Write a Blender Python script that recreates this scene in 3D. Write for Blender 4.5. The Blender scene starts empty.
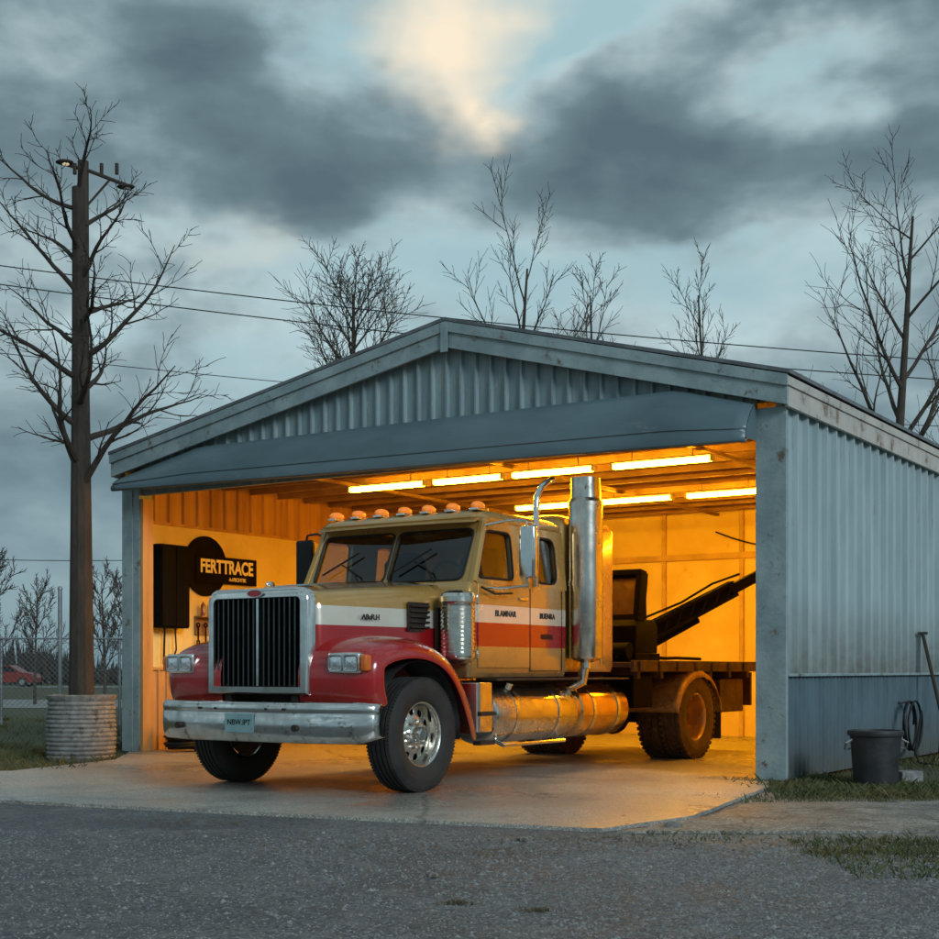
import bpy, math, random
from mathutils import Vector, Matrix, Quaternion
R=random.Random(7)
scene=bpy.context.scene
col=scene.collection
# ---------------------------------------------------------------- helpers
def link(o,parent=None):
    col.objects.link(o)
    if parent: o.parent=parent
    return o
def empty(name,loc=(0,0,0),rz=0,label=None,cat=None,group=None,parent=None):
    o=bpy.data.objects.new(name,None); o.empty_display_size=.2
    o.location=loc; o.rotation_euler=(0,0,rz); link(o,parent)
    tag(o,label,cat,group); return o
def tag(o,label=None,cat=None,group=None,kind=None):
    if label:o["label"]=label
    if cat:o["category"]=cat
    if group:o["group"]=group
    if kind:o["kind"]=kind
    return o
class MB:
    def __init__(s): s.v=[];s.f=[];s.m=[];s.mi=0
    def add(s,vs,fs):
        b=len(s.v); s.v.extend([tuple(p) for p in vs])
        for f in fs: s.f.append(tuple(b+i for i in f)); s.m.append(s.mi)
    def box(s,c,size,rot=None):
        hx,hy,hz=[a/2 for a in size]; c=Vector(c)
        vs=[Vector((x,y,z)) for x in(-hx,hx) for y in(-hy,hy) for z in(-hz,hz)]
        if rot is not None: vs=[rot@p for p in vs]
        s.hex([p+c for p in vs])
    def hex(s,vs):
        s.add(vs,[(0,1,3,2),(4,6,7,5),(0,4,5,1),(2,3,7,6),(0,2,6,4),(1,5,7,3)])
    def bb(s,x0,x1,y0,y1,z0,z1): s.box(((x0+x1)/2,(y0+y1)/2,(z0+z1)/2),(abs(x1-x0),abs(y1-y0),abs(z1-z0)))
    def tube(s,pts,rad,n=8,caps=True):
        pts=[Vector(p) for p in pts]
        if not hasattr(rad,'__len__'): rad=[rad]*len(pts)
        rings=[];up=None
        for i,p in enumerate(pts):
            a=pts[max(i-1,0)];b=pts[min(i+1,len(pts)-1)]
            d=(b-a)
            if d.length<1e-9:d=Vector((0,0,1))
            d.normalize()
            if up is None:
                up=Vector((0,0,1)) if abs(d.z)<.9 else Vector((1,0,0))
            u=d.cross(up)
            if u.length<1e-5: u=d.cross(Vector((1,.3,0)))
            u.normalize();w=u.cross(d).normalized();up=w
            rings.append([p+(u*math.cos(2*math.pi*k/n)+w*math.sin(2*math.pi*k/n))*rad[i] for k in range(n)])
        s.loft(rings,True,caps)
    def cyl(s,p0,p1,r,r1=None,n=24): s.tube([p0,p1],[r,r if r1 is None else r1],n)
    def loft(s,rings,closed=True,caps=True):
        n=len(rings[0]);vs=[p for r in rings for p in r];fs=[]
        m=n if closed else n-1
        for i in range(len(rings)-1):
            for k in range(m):
                k2=(k+1)%n
                fs.append((i*n+k,i*n+k2,(i+1)*n+k2,(i+1)*n+k))
        if caps and closed:
            fs.append(tuple(range(n-1,-1,-1)));fs.append(tuple((len(rings)-1)*n+k for k in range(n)))
        s.add(vs,fs)
    def lathe(s,prof,c,axis='z',n=48,closed=False):
        c=Vector(c);rings=[]
        for r,a in prof:
            ring=[]
            for k in range(n):
                t=2*math.pi*k/n
                if axis=='z':p=Vector((r*math.cos(t),r*math.sin(t),a))
                elif axis=='y':p=Vector((r*math.cos(t),a,r*math.sin(t)))
                else:p=Vector((a,r*math.cos(t),r*math.sin(t)))
                ring.append(c+p)
            rings.append(ring)
        if closed: rings.append(rings[0])
        s.loft(rings,True,False)
    def ell(s,c,r,n=12,m=8):
        c=Vector(c)
        s_prof=[(max(math.sin(math.pi*i/m),1e-3),-math.cos(math.pi*i/m)) for i in range(m+1)]
        rings=[[c+Vector((q*math.cos(2*math.pi*k/n)*r[0],q*math.sin(2*math.pi*k/n)*r[1],a*r[2])) for k in range(n)] for q,a in s_prof]
        s.loft(rings,True,True)
    def each(s,name,mats,parent=None,**kw):
        par=list(range(len(s.v)))
        def fd(a):
            while par[a]!=a: par[a]=par[par[a]];a=par[a]
            return a
        for f in s.f:
            r=fd(f[0])
            for i in f[1:]: par[fd(i)]=r
        gr={}
        for f in s.f: gr.setdefault(fd(f[0]),[]).append(f)
        out=[]
        for fs in gr.values():
            m=MB();mp={}
            for f in fs:
                for i in f:
                    if i not in mp: mp[i]=len(m.v);m.v.append(s.v[i])
                m.f.append(tuple(mp[i] for i in f));m.m.append(0)
            out.append(m.obj(name,mats,parent,**kw))
        return out[0]
    def obj(s,name,mats,parent=None,smooth=True,bevel=0,solid=0,sub=0,loc=None,ang=35):
        me=bpy.data.meshes.new(name); me.from_pydata(s.v,[],s.f)
        if not isinstance(mats,(list,tuple)):mats=[mats]
        for m in mats: me.materials.append(m)
        if len(mats)>1: me.polygons.foreach_set('material_index',s.m)
        me.validate();me.update()
        if smooth:
            me.polygons.foreach_set('use_smooth',[True]*len(me.polygons))
            try: me.set_sharp_from_angle(angle=math.radians(ang))
            except Exception: pass
        o=bpy.data.objects.new(name,me)
        if loc:o.location=loc
        link(o,parent)
        if solid:
            q=o.modifiers.new('s','SOLIDIFY');q.thickness=solid;q.offset=0
        if sub:
            q=o.modifiers.new('u','SUBSURF');q.levels=sub;q.render_levels=sub
        if bevel:
            q=o.modifiers.new('b','BEVEL');q.width=bevel;q.segments=3;q.limit_method='ANGLE';q.angle_limit=math.radians(40)
        return o
def rrect(xf,xb,w,r,z,n=5):
    pts=[]
    for cx,cy,a0 in((xf-r,w-r,0),(xb+r,w-r,90),(xb+r,-w+r,180),(xf-r,-w+r,270)):
        for k in range(n+1):
            a=math.radians(a0+90*k/n)
            pts.append(Vector((cx+r*math.cos(a),cy+r*math.sin(a),z)))
    return pts
def rounded(P,r,n=5):
    out=[];fans=[]
    m=len(P)
    for i in range(m):
        c=P[i];a=(P[i-1]-c);b=(P[(i+1)%m]-c)
        p0=c+a.normalized()*r;p1=c+b.normalized()*r
        arc=[]
        for k in range(n+1):
            t=k/n;arc.append(p0*(1-t)**2+c*2*t*(1-t)+p1*t*t)
        out+=arc;fans.append((c,arc))
    return out,fans
def text(s,size,xa,ya,org,mat,parent,name,off=.0,ext=.002,sx=1):
    cu=bpy.data.curves.new(name,'FONT');cu.body=s;cu.size=size;cu.extrude=ext;cu.offset=off
    cu.align_x='CENTER';cu.align_y='CENTER'
    t=bpy.data.objects.new('t',cu);col.objects.link(t)
    dg=bpy.context.evaluated_depsgraph_get();dg.update()
    me=bpy.data.meshes.new_from_object(t.evaluated_get(dg))
    bpy.data.objects.remove(t)
    xa=Vector(xa);ya=Vector(ya);za=xa.cross(ya)
    M4=Matrix(((xa.x*sx,ya.x,za.x,org[0]),(xa.y*sx,ya.y,za.y,org[1]),(xa.z*sx,ya.z,za.z,org[2]),(0,0,0,1)))
    me.transform(M4);me.materials.clear();me.materials.append(mat);me.name=name
    o=bpy.data.objects.new(name,me);link(o,parent);return o
# ---------------------------------------------------------------- materials
def c4(c): return (c[0],c[1],c[2],1)
def ramp(nt,fac,stops,interp='LINEAR'):
    r=nt.nodes.new('ShaderNodeValToRGB');r.color_ramp.interpolation=interp
    e=r.color_ramp.elements
    while len(e)>1:e.remove(e[-1])
    e[0].position=stops[0][0];e[0].color=c4(stops[0][1])
    for p,c in stops[1:]:
        x=e.new(p);x.color=c4(c)
    nt.links.new(fac,r.inputs[0]);return r
def noise(nt,vec,scale,detail=6,rough=.6,dist=0):
    n=nt.nodes.new('ShaderNodeTexNoise');n.inputs['Scale'].default_value=scale
    n.inputs['Detail'].default_value=detail;n.inputs['Roughness'].default_value=rough
    n.inputs['Distortion'].default_value=dist
    if vec: nt.links.new(vec,n.inputs['Vector'])
    return n
def mixc(nt,fac,a,b,mode='MIX'):
    m=nt.nodes.new('ShaderNodeMix');m.data_type='RGBA';m.blend_type=mode
    for sock,val in((m.inputs[0],fac),(m.inputs[6],a),(m.inputs[7],b)):
        if hasattr(val,'links') or hasattr(val,'is_output'): nt.links.new(val,sock)
        elif isinstance(val,(int,float)): sock.default_value=val
        else: sock.default_value=c4(val)
    return m.outputs[2]
def M(name,c1,c2=None,scale=4,rough=.6,metal=0,bump=.1,bscale=40,stretch=(1,1,1),c3=None,t3=.58,s3=2.5,st3=None,w3=.08,rv=.12,bands=None,coat=0,zdirt=None,spec=None):
    c2=c2 or tuple(x*.75 for x in c1)
    m=bpy.data.materials.new(name);m.use_nodes=True;nt=m.node_tree;b=nt.nodes['Principled BSDF']
    if spec is not None:b.inputs['Specular IOR Level'].default_value=spec
    tc=nt.nodes.new('ShaderNodeTexCoord');mp=nt.nodes.new('ShaderNodeMapping');mp.inputs['Scale'].default_value=stretch
    nt.links.new(tc.outputs['Object'],mp.inputs[0])
    n=noise(nt,mp.outputs[0],scale,4)
    cr=ramp(nt,n.outputs[0],[(.36,c1),(.64,c2)]).outputs[0]
    if bands:
        sx=nt.nodes.new('ShaderNodeSeparateXYZ');nt.links.new(tc.outputs['Object'],sx.inputs[0])
        mm=nt.nodes.new('ShaderNodeMath');mm.operation='DIVIDE';mm.inputs[1].default_value=4;nt.links.new(sx.outputs[2],mm.inputs[0])
        br=ramp(nt,mm.outputs[0],[(z/4,c) for z,c in bands],'CONSTANT').outputs[0]
        cr=mixc(nt,1.0,br,ramp(nt,n.outputs[0],[(.3,(1,1,1)),(.7,(.85,.83,.80))]).outputs[0],'MULTIPLY')
    if c3:
        mp2=nt.nodes.new('ShaderNodeMapping');mp2.inputs['Scale'].default_value=st3 or stretch
        nt.links.new(tc.outputs['Object'],mp2.inputs[0])
        n3=noise(nt,mp2.outputs[0],s3,8,.72)
        f=ramp(nt,n3.outputs[0],[(t3,(0,0,0)),(min(t3+w3,1),(1,1,1))]).outputs[0]
        cr=mixc(nt,f,cr,c3)
    if zdirt:
        z0,z1,dc=zdirt
        s2=nt.nodes.new('ShaderNodeSeparateXYZ');nt.links.new(tc.outputs['Object'],s2.inputs[0])
        mr=nt.nodes.new('ShaderNodeMapRange');mr.inputs[1].default_value=z0;mr.inputs[2].default_value=z1
        mr.inputs[3].default_value=1;mr.inputs[4].default_value=0;nt.links.new(s2.outputs[2],mr.inputs[0])
        nn=noise(nt,tc.outputs['Object'],5,6,.7)
        mu=nt.nodes.new('ShaderNodeMath');mu.operation='MULTIPLY';nt.links.new(mr.outputs[0],mu.inputs[0]);nt.links.new(nn.outputs[0],mu.inputs[1])
        mu2=nt.nodes.new('ShaderNodeMath');mu2.operation='MULTIPLY';mu2.use_clamp=True;mu2.inputs[1].default_value=1.5;nt.links.new(mu.outputs[0],mu2.inputs[0])
        cr=mixc(nt,mu2.outputs[0],cr,dc)
    nt.links.new(cr,b.inputs['Base Color'])
    b.inputs['Metallic'].default_value=metal
    if coat:
        b.inputs['Coat Weight'].default_value=coat;b.inputs['Coat Roughness'].default_value=.05
    mr=nt.nodes.new('ShaderNodeMapRange');mr.inputs[1].default_value=.3;mr.inputs[2].default_value=.7
    mr.inputs[3].default_value=max(rough-rv,.02);mr.inputs[4].default_value=min(rough+rv,1);nt.links.new(n.outputs[0],mr.inputs[0])
    nt.links.new(mr.outputs[0],b.inputs['Roughness'])
    if bump:
        nb=noise(nt,mp.outputs[0],bscale,4,.6);bp=nt.nodes.new('ShaderNodeBump')
        bp.inputs['Strength'].default_value=bump;bp.inputs['Distance'].default_value=.02
        nt.links.new(nb.outputs[0],bp.inputs['Height']);nt.links.new(bp.outputs[0],b.inputs['Normal'])
    return m
def emit(name,c,s):
    m=bpy.data.materials.new(name);m.use_nodes=True;nt=m.node_tree;b=nt.nodes['Principled BSDF']
    b.inputs['Base Color'].default_value=c4((.8,.7,.5));b.inputs['Emission Color'].default_value=c4(c);b.inputs['Emission Strength'].default_value=s
    return m
def glassm(name,tint,rough=.03,g=.08):
    m=bpy.data.materials.new(name);m.use_nodes=True;nt=m.node_tree;nt.nodes.clear()
    o=nt.nodes.new('ShaderNodeOutputMaterial');t=nt.nodes.new('ShaderNodeBsdfTransparent');t.inputs[0].default_value=c4(tint)
    gl=nt.nodes.new('ShaderNodeBsdfGlossy');gl.inputs['Roughness'].default_value=rough
    lw=nt.nodes.new('ShaderNodeLayerWeight');lw.inputs[0].default_value=.35
    mr=nt.nodes.new('ShaderNodeMapRange');mr.inputs[3].default_value=g;mr.inputs[4].default_value=.8;nt.links.new(lw.outputs['Fresnel'],mr.inputs[0])
    mx=nt.nodes.new('ShaderNodeMixShader');nt.links.new(mr.outputs[0],mx.inputs[0]);nt.links.new(t.outputs[0],mx.inputs[1]);nt.links.new(gl.outputs[0],mx.inputs[2])
    nt.links.new(mx.outputs[0],o.inputs[0]);return m
TAN=(.52,.305,.085);RED=(.42,.010,.012);WHT=(.74,.70,.60)
m_hood=M('hood_paint',TAN,scale=3,rough=.24,metal=.3,bump=.012,bscale=6,bands=[(0,RED),(1.50,WHT),(1.66,TAN)],coat=1,c3=(.16,.09,.045),t3=.69,s3=5,rv=.08,zdirt=(.9,1.3,(.13,.08,.05)))
m_cab=M('cab_paint',TAN,scale=3,rough=.24,metal=.3,bump=.012,bscale=6,bands=[(0,TAN),(1.32,RED),(1.56,WHT),(1.73,TAN)],coat=1,c3=(.16,.09,.045),t3=.69,s3=5,rv=.08,zdirt=(1.0,1.3,(.13,.08,.05)))
m_tan=M('tan_paint',TAN,(.44,.25,.065),scale=3,rough=.26,metal=.35,bump=.015,bscale=6,coat=.9,c3=(.15,.08,.035),t3=.66,s3=5,rv=.08)
m_red=M('red_paint',RED,(.32,.009,.010),scale=3,rough=.26,bump=.02,bscale=5,coat=.9,c3=(.17,.08,.05),t3=.67,s3=4,w3=.2,zdirt=(.4,1.0,(.14,.085,.05)))
m_chrome=M('chrome',(.82,.82,.80),(.68,.67,.64),scale=6,rough=.12,metal=1,bump=.02,bscale=8,c3=(.28,.18,.10),t3=.66,s3=9,rv=.06)
m_chromeb=M('bumper_chrome',(.80,.80,.78),(.50,.49,.46),scale=3,rough=.19,metal=1,bump=.12,bscale=3.5,c3=(.16,.09,.05),t3=.56,s3=8,rv=.15,w3=.12)
m_alu=M('brushed_aluminium',(.78,.76,.70),(.58,.55,.49),scale=5,rough=.22,metal=1,bump=.03,bscale=10,c3=(.26,.16,.08),t3=.64,s3=6)
m_brass=M('tarnished_gold_metal',(.78,.52,.22),(.62,.38,.14),scale=4,rough=.20,metal=1,bump=.03,bscale=8,c3=(.24,.12,.05),t3=.63,s3=6)
m_black=M('black_plastic',(.010,.010,.011),(.016,.016,.016),rough=.5,bump=.05,spec=.3)
m_rubber=M('tyre_rubber',(.016,.016,.016),(.035,.032,.028),scale=5,rough=.75,bump=.2,bscale=60,c3=(.07,.055,.04),t3=.62,s3=7,w3=.2)
m_rubberm=M('muddy_tyre_rubber',(.045,.03,.017),(.10,.06,.028),scale=6,rough=.85,bump=.4,bscale=30,c3=(.18,.11,.05),t3=.54,s3=9,w3=.2)
m_frame=M('dirty_steel_frame',(.022,.018,.015),(.045,.03,.02),scale=6,rough=.6,bump=.25,c3=(.08,.035,.016),t3=.60,s3=8,spec=.3)
m_brown=M('rusty_deck_steel',(.08,.042,.023),(.04,.023,.014),scale=5,rough=.65,bump=.3,c3=(.18,.075,.028),t3=.61,s3=7,spec=.3)
m_dark=M('dark_interior',(.02,.018,.016),(.03,.025,.02),rough=.8)
m_mach=M('machinery_black',(.0028,.0028,.003),(.005,.0045,.004),rough=.75,bump=.2,c3=(.016,.010,.007),t3=.62,s3=8,spec=.08)
m_glass=glassm('window_glass',(.70,.73,.72),g=.12)
m_lens=M('headlight_lens',(.92,.93,.95),(.7,.72,.75),scale=30,rough=.08,metal=.85,bump=.25,bscale=16,stretch=(1,3,.4),rv=.04)
m_amber=emit('amber_lens',(1,.28,.03),.35)
m_amber.node_tree.nodes['Principled BSDF'].inputs['Base Color'].default_value=(.8,.2,.02,1)
m_ambert=M('amber_signal',(.80,.20,.03),(.65,.13,.02),rough=.15,bump=.1,bscale=30)
# building
m_side=M('side_siding',(.43,.53,.55),(.32,.415,.44),scale=2.2,rough=.48,bump=.08,stretch=(1,1,.25),c3=(.23,.20,.165),t3=.61,s3=6,st3=(3,3,.35),w3=.14,zdirt=(1.0,1.9,(.17,.16,.14)))
m_skirt=M('skirt_siding',(.11,.175,.21),(.075,.12,.15),scale=3,rough=.6,bump=.1,stretch=(1,1,.35),c3=(.16,.15,.13),t3=.6,s3=5,zdirt=(0,.6,(.10,.09,.07)))
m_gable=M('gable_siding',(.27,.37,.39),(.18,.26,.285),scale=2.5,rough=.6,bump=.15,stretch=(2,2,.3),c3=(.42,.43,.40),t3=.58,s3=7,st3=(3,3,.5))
m_trim=M('weathered_trim',(.32,.415,.43),(.21,.29,.31),scale=3,rough=.6,bump=.3,bscale=25,c3=(.15,.11,.08),t3=.575,s3=5)
m_trimr=M('eave_trim',(.60,.55,.48),(.44,.43,.41),scale=3,rough=.6,bump=.3,bscale=25,c3=(.24,.15,.09),t3=.57,s3=3)
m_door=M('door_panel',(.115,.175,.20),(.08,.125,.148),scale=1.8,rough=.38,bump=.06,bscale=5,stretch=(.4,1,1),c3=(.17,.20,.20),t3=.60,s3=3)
m_roof=M('roof_metal',(.16,.18,.19),(.10,.11,.12),rough=.5)
m_plaster=M('plaster_wall',(.84,.68,.27),(.74,.57,.20),scale=1.5,rough=.8,bump=.1,bscale=12,c3=(.46,.30,.12),t3=.60,s3=2.2,w3=.2)
m_wood=M('wood_siding',(.60,.33,.12),(.46,.24,.08),scale=2,rough=.7,bump=.2,stretch=(3,3,.3),c3=(.20,.10,.04),t3=.6,s3=4)
m_joist=M('joist_wood',(.34,.20,.09),(.24,.14,.06),scale=3,rough=.8,bump=.2)
m_ceil=M('ceiling_board',(.50,.34,.16),(.38,.24,.11),scale=2,rough=.8)
m_tube=emit('fluorescent_tube',(1,.435,.0085),135)
m_white=M('fixture_enamel',(.8,.75,.6),rough=.5)
m_signk=M('sign_black',(.006,.005,.005),(.012,.01,.008),rough=.95,spec=.05,bump=0)
m_signy=M('sign_yellow',(.95,.85,.55),(.9,.8,.5),rough=.6,bump=0)
m_signo=M('sign_text_dark',(.015,.012,.012),rough=.6,bump=0)
# ground
m_grassg=M('grass_ground',(.050,.062,.022),(.08,.072,.035),scale=.8,rough=.95,bump=.6,bscale=15,c3=(.11,.09,.055),t3=.55,s3=.35,w3=.2)
m_blade=M('grass_blades',(.055,.075,.020),(.13,.115,.045),scale=1.5,rough=.8,bump=0)
m_stone=M('gravel_stone',(.14,.143,.147),(.30,.295,.285),scale=13,rough=.85,bump=.1)
m_bark=M('dark_bark',(.028,.022,.018),(.06,.048,.038),scale=7,rough=.95,bump=.8,bscale=22,stretch=(1,1,.3))
m_bark2=M('grey_bark',(.05,.04,.032),(.085,.068,.052),scale=6,rough=.95,bump=.5,bscale=20)
m_twig=M('distant_twigs',(.035,.033,.032),(.055,.048,.042),scale=.2,rough=.95,bump=0)
m_pole=M('pole_wood',(.04,.032,.026),(.07,.055,.04),scale=4,rough=.9,bump=.4,stretch=(3,3,.2))
m_galv=M('galvanised_steel',(.32,.34,.35),(.22,.23,.24),rough=.5,metal=.6)
m_wick=M('planter_wicker',(.27,.27,.26),(.17,.17,.165),scale=14,rough=.85,bump=.5,bscale=50,c3=(.08,.07,.06),t3=.55,s3=8)
m_soil=M('soil',(.03,.022,.016),rough=1,bump=.6)
m_bin=M('bin_rubber',(.018,.02,.022),(.03,.032,.035),scale=6,rough=.55,bump=.1,c3=(.08,.07,.06),t3=.62,s3=5)
m_carred=M('car_paint_red',(.22,.03,.025),rough=.35,bump=0)

def ground_mat(name,cA,cB,cC,big,fine,bump,crack=None,rough=.75,tc_=(.52,.7)):
    m=bpy.data.materials.new(name);m.use_nodes=True;nt=m.node_tree;b=nt.nodes['Principled BSDF']
    tc=nt.nodes.new('ShaderNodeTexCoord');v=tc.outputs['Object']
    n1=noise(nt,v,big,6,.65,.3);n2=noise(nt,v,fine,3,.7)
    a=ramp(nt,n1.outputs[0],[(.35,cA),(.62,cB)]).outputs[0]
    vo=nt.nodes.new('ShaderNodeTexVoronoi');vo.inputs['Scale'].default_value=fine;nt.links.new(v,vo.inputs['Vector'])
    sp=ramp(nt,vo.outputs['Color'],[(.0,(.42,.42,.42)),(.55,(1,1,1)),(.85,(1.5,1.5,1.45)),(1,(2.1,2.05,2.0))]).outputs[0]
    a=mixc(nt,1.0,a,sp,'MULTIPLY')
    n3=noise(nt,v,big*3.3,8,.75)
    a=mixc(nt,ramp(nt,n3.outputs[0],[(tc_[0],(0,0,0)),(tc_[1],(1,1,1))]).outputs[0],a,cC)
    hsock=mixc(nt,.5,vo.outputs['Distance'],n2.outputs[0])
    if crack:
        nd=noise(nt,v,1.3,6,.6)
        add=mixc(nt,.35,v,nd.outputs[1],'ADD')
        vc=nt.nodes.new('ShaderNodeTexVoronoi');vc.feature='DISTANCE_TO_EDGE';vc.inputs['Scale'].default_value=crack;nt.links.new(add,vc.inputs['Vector'])
        cf=ramp(nt,vc.outputs['Distance'],[(0,(.45,.45,.45)),(.005,(1,1,1))]).outputs[0]
        a=mixc(nt,1.0,a,cf,'MULTIPLY')
    nt.links.new(a,b.inputs['Base Color'])
    rr=ramp(nt,n1.outputs[0],[(.35,(rough-.2,)*3),(.6,(rough+.1,)*3)]).outputs[0];nt.links.new(rr,b.inputs['Roughness'])
    bp=nt.nodes.new('ShaderNodeBump');bp.inputs['Strength'].default_value=bump;bp.inputs['Distance'].default_value=.02
    nt.links.new(hsock,bp.inputs['Height']);nt.links.new(bp.outputs[0],b.inputs['Normal'])
    return m
m_asph=ground_mat('old_asphalt',(.085,.090,.096),(.15,.154,.158),(.20,.195,.185),.7,52,1.0,rough=.8)
m_grav=ground_mat('gravel_dirt',(.17,.16,.145),(.26,.245,.215),(.12,.10,.07),.7,40,1.0,rough=.85,tc_=(.55,.7))
m_conc=ground_mat('worn_concrete',(.27,.265,.24),(.41,.385,.34),(.16,.14,.12),.45,90,.25,crack=.20,rough=.40,tc_=(.54,.75))
m_conc2=ground_mat('dirty_slab_concrete',(.20,.19,.17),(.31,.295,.26),(.12,.105,.08),.9,60,.6,crack=.4,rough=.7,tc_=(.48,.62))
m_road=ground_mat('far_road',(.22,.22,.21),(.28,.27,.26),(.18,.17,.15),.1,5,.2)

# ---------------------------------------------------------------- camera
cam=bpy.data.cameras.new('camera');co=bpy.data.objects.new('camera',cam);col.objects.link(co)
co.location=(0,0,1.1);co.rotation_euler=(math.radians(90),0,0)
cam.sensor_width=36;cam.lens=1400/939*36;cam.shift_y=200.5/939;cam.clip_end=3000;cam.clip_start=.05
scene.camera=co
scene.view_settings.view_transform='Standard';scene.view_settings.look='None';scene.view_settings.exposure=0

# ---------------------------------------------------------------- world
w=bpy.data.worlds.new('World');scene.world=w;w.use_nodes=True;nt=w.node_tree
try:
    w.cycles.sampling_method='MANUAL';w.cycles.sample_map_resolution=256
except Exception: pass
bg=nt.nodes['Background'];bg.inputs[1].default_value=1.0
tc=nt.nodes.new('ShaderNodeTexCoord');V=tc.outputs['Generated']
sky=nt.nodes.new('ShaderNodeTexSky');sky.sky_type='NISHITA';sky.sun_disc=False
sky.sun_elevation=math.radians(24);sky.sun_rotation=math.radians(147)
skc=mixc(nt,1.0,sky.outputs[0],(.06,.07,.07),'MULTIPLY')
sx=nt.nodes.new('ShaderNodeSeparateXYZ');nt.links.new(V,sx.inputs[0])
clear=mixc(nt,.2,ramp(nt,sx.outputs[2],[(0,(.30,.44,.48)),(.12,(.38,.54,.58)),(.42,(.42,.62,.66)),(1,(.30,.46,.54))]).outputs[0],skc)
def mapn(scale,loc,ns,det,ro,di):
    mp=nt.nodes.new('ShaderNodeMapping');mp.inputs['Scale'].default_value=scale;mp.inputs['Location'].default_value=loc;nt.links.new(V,mp.inputs[0])
    return noise(nt,mp.outputs[0],ns,det,ro,di)
n1=mapn((1,1,2.1),(1.3,.2,.55),4.6,8,.50,.12)
n2=mapn((1,1,1.9),(4.3,2.2,1.57),7.5,8,.52,.15)
nw=mapn((1,1,1.6),(7.1,3.2,.3),6.0,4,.55,0)
sub_=nt.nodes.new('ShaderNodeVectorMath');sub_.operation='SUBTRACT';nt.links.new(nw.outputs[1],sub_.inputs[0]);sub_.inputs[1].default_value=(.5,.5,.5)
scl=nt.nodes.new('ShaderNodeVectorMath');scl.operation='SCALE';scl.inputs['Scale'].default_value=.18;nt.links.new(sub_.outputs[0],scl.inputs[0])
V2n=nt.nodes.new('ShaderNodeVectorMath');V2n.operation='ADD';nt.links.new(V,V2n.inputs[0]);nt.links.new(scl.outputs[0],V2n.inputs[1]);V2=V2n.outputs[0]
def blob(px,py,rx,ry,amt):
    d=Vector(((px-469.5)/1400,1,(670-py)/1400)).normalized()
    s1=nt.nodes.new('ShaderNodeVectorMath');s1.operation='SUBTRACT';nt.links.new(V2,s1.inputs[0]);s1.inputs[1].default_value=d
    m1=nt.nodes.new('ShaderNodeVectorMath');m1.operation='MULTIPLY';nt.links.new(s1.outputs[0],m1.inputs[0]);m1.inputs[1].default_value=(1/rx,1/rx,1/ry)
    ln=nt.nodes.new('ShaderNodeVectorMath');ln.operation='LENGTH';nt.links.new(m1.outputs[0],ln.inputs[0])
    mr=nt.nodes.new('ShaderNodeMapRange');mr.interpolation_type='SMOOTHSTEP';mr.inputs[1].default_value=0;mr.inputs[2].default_value=1
    mr.inputs[3].default_value=amt;mr.inputs[4].default_value=0;nt.links.new(ln.outputs['Value'],mr.inputs[0]);return mr.outputs[0]
cov=n1.outputs[0]
for a in [(790,80,.10,.05,-.17),(600,15,.16,.05,-.16),(245,238,.13,.035,-.14),(640,290,.22,.035,-.08),
          (180,60,.26,.08,.11),(380,150,.30,.06,.11),(600,120,.15,.045,.11),(760,190,.26,.05,.12),(840,8,.12,.025,.15),(890,120,.09,.05,.13),(200,350,.22,.06,.10)]:
    ad=nt.nodes.new('ShaderNodeMath');ad.operation='ADD';nt.links.new(cov,ad.inputs[0]);nt.links.new(blob(*a),ad.inputs[1]);cov=ad.outputs[0]
mask=ramp(nt,cov,[(.31,(0,0,0)),(.45,(1,1,1))]).outputs[0]
shade=mixc(nt,.42,cov,n2.outputs[0])
cloud=ramp(nt,shade,[(.38,(.50,.64,.66)),(.44,(.36,.475,.505)),(.50,(.235,.33,.365)),(.56,(.15,.222,.254)),(.66,(.095,.148,.178))]).outputs[0]
skyf=mixc(nt,mask,clear,cloud)
b1=blob(440,15,.085,.075,1.15);b2=blob(487,90,.04,.028,.8);b3=blob(265,240,.09,.03,.25)
mx_=nt.nodes.new('ShaderNodeMath');mx_.operation='ADD';nt.links.new(b1,mx_.inputs[0]);nt.links.new(b2,mx_.inputs[1]);mx2=nt.nodes.new('ShaderNodeMath');mx2.operation='ADD';mx2.use_clamp=True;nt.links.new(mx_.outputs[0],mx2.inputs[0]);nt.links.new(b3,mx2.inputs[1])
wf=mixc(nt,1.0,mx2.outputs[0],ramp(nt,n2.outputs[0],[(.36,(.0,.0,.0)),(.50,(1,1,1))]).outputs[0],'MULTIPLY')
skyf=mixc(nt,wf,skyf,(.92,.80,.62))
hz=ramp(nt,sx.outputs[2],[(0,(.8,.8,.8)),(.10,(.5,.5,.5)),(.22,(0,0,0))]).outputs[0]
skyf=mixc(nt,hz,skyf,(.165,.262,.31))
nt.links.new(skyf,bg.inputs[0]);bg.inputs[1].default_value=1.05
sun=bpy.data.lights.new('sun','SUN');so=bpy.data.objects.new('sun',sun);col.objects.link(so)
sun.energy=1.45;sun.angle=math.radians(18);sun.color=(.84,.95,1)
sd=Vector((.50,-.76,.40)).normalized();so.rotation_euler=sd.to_track_quat('Z','Y').to_euler();so.location=(10,-20,15)

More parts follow.
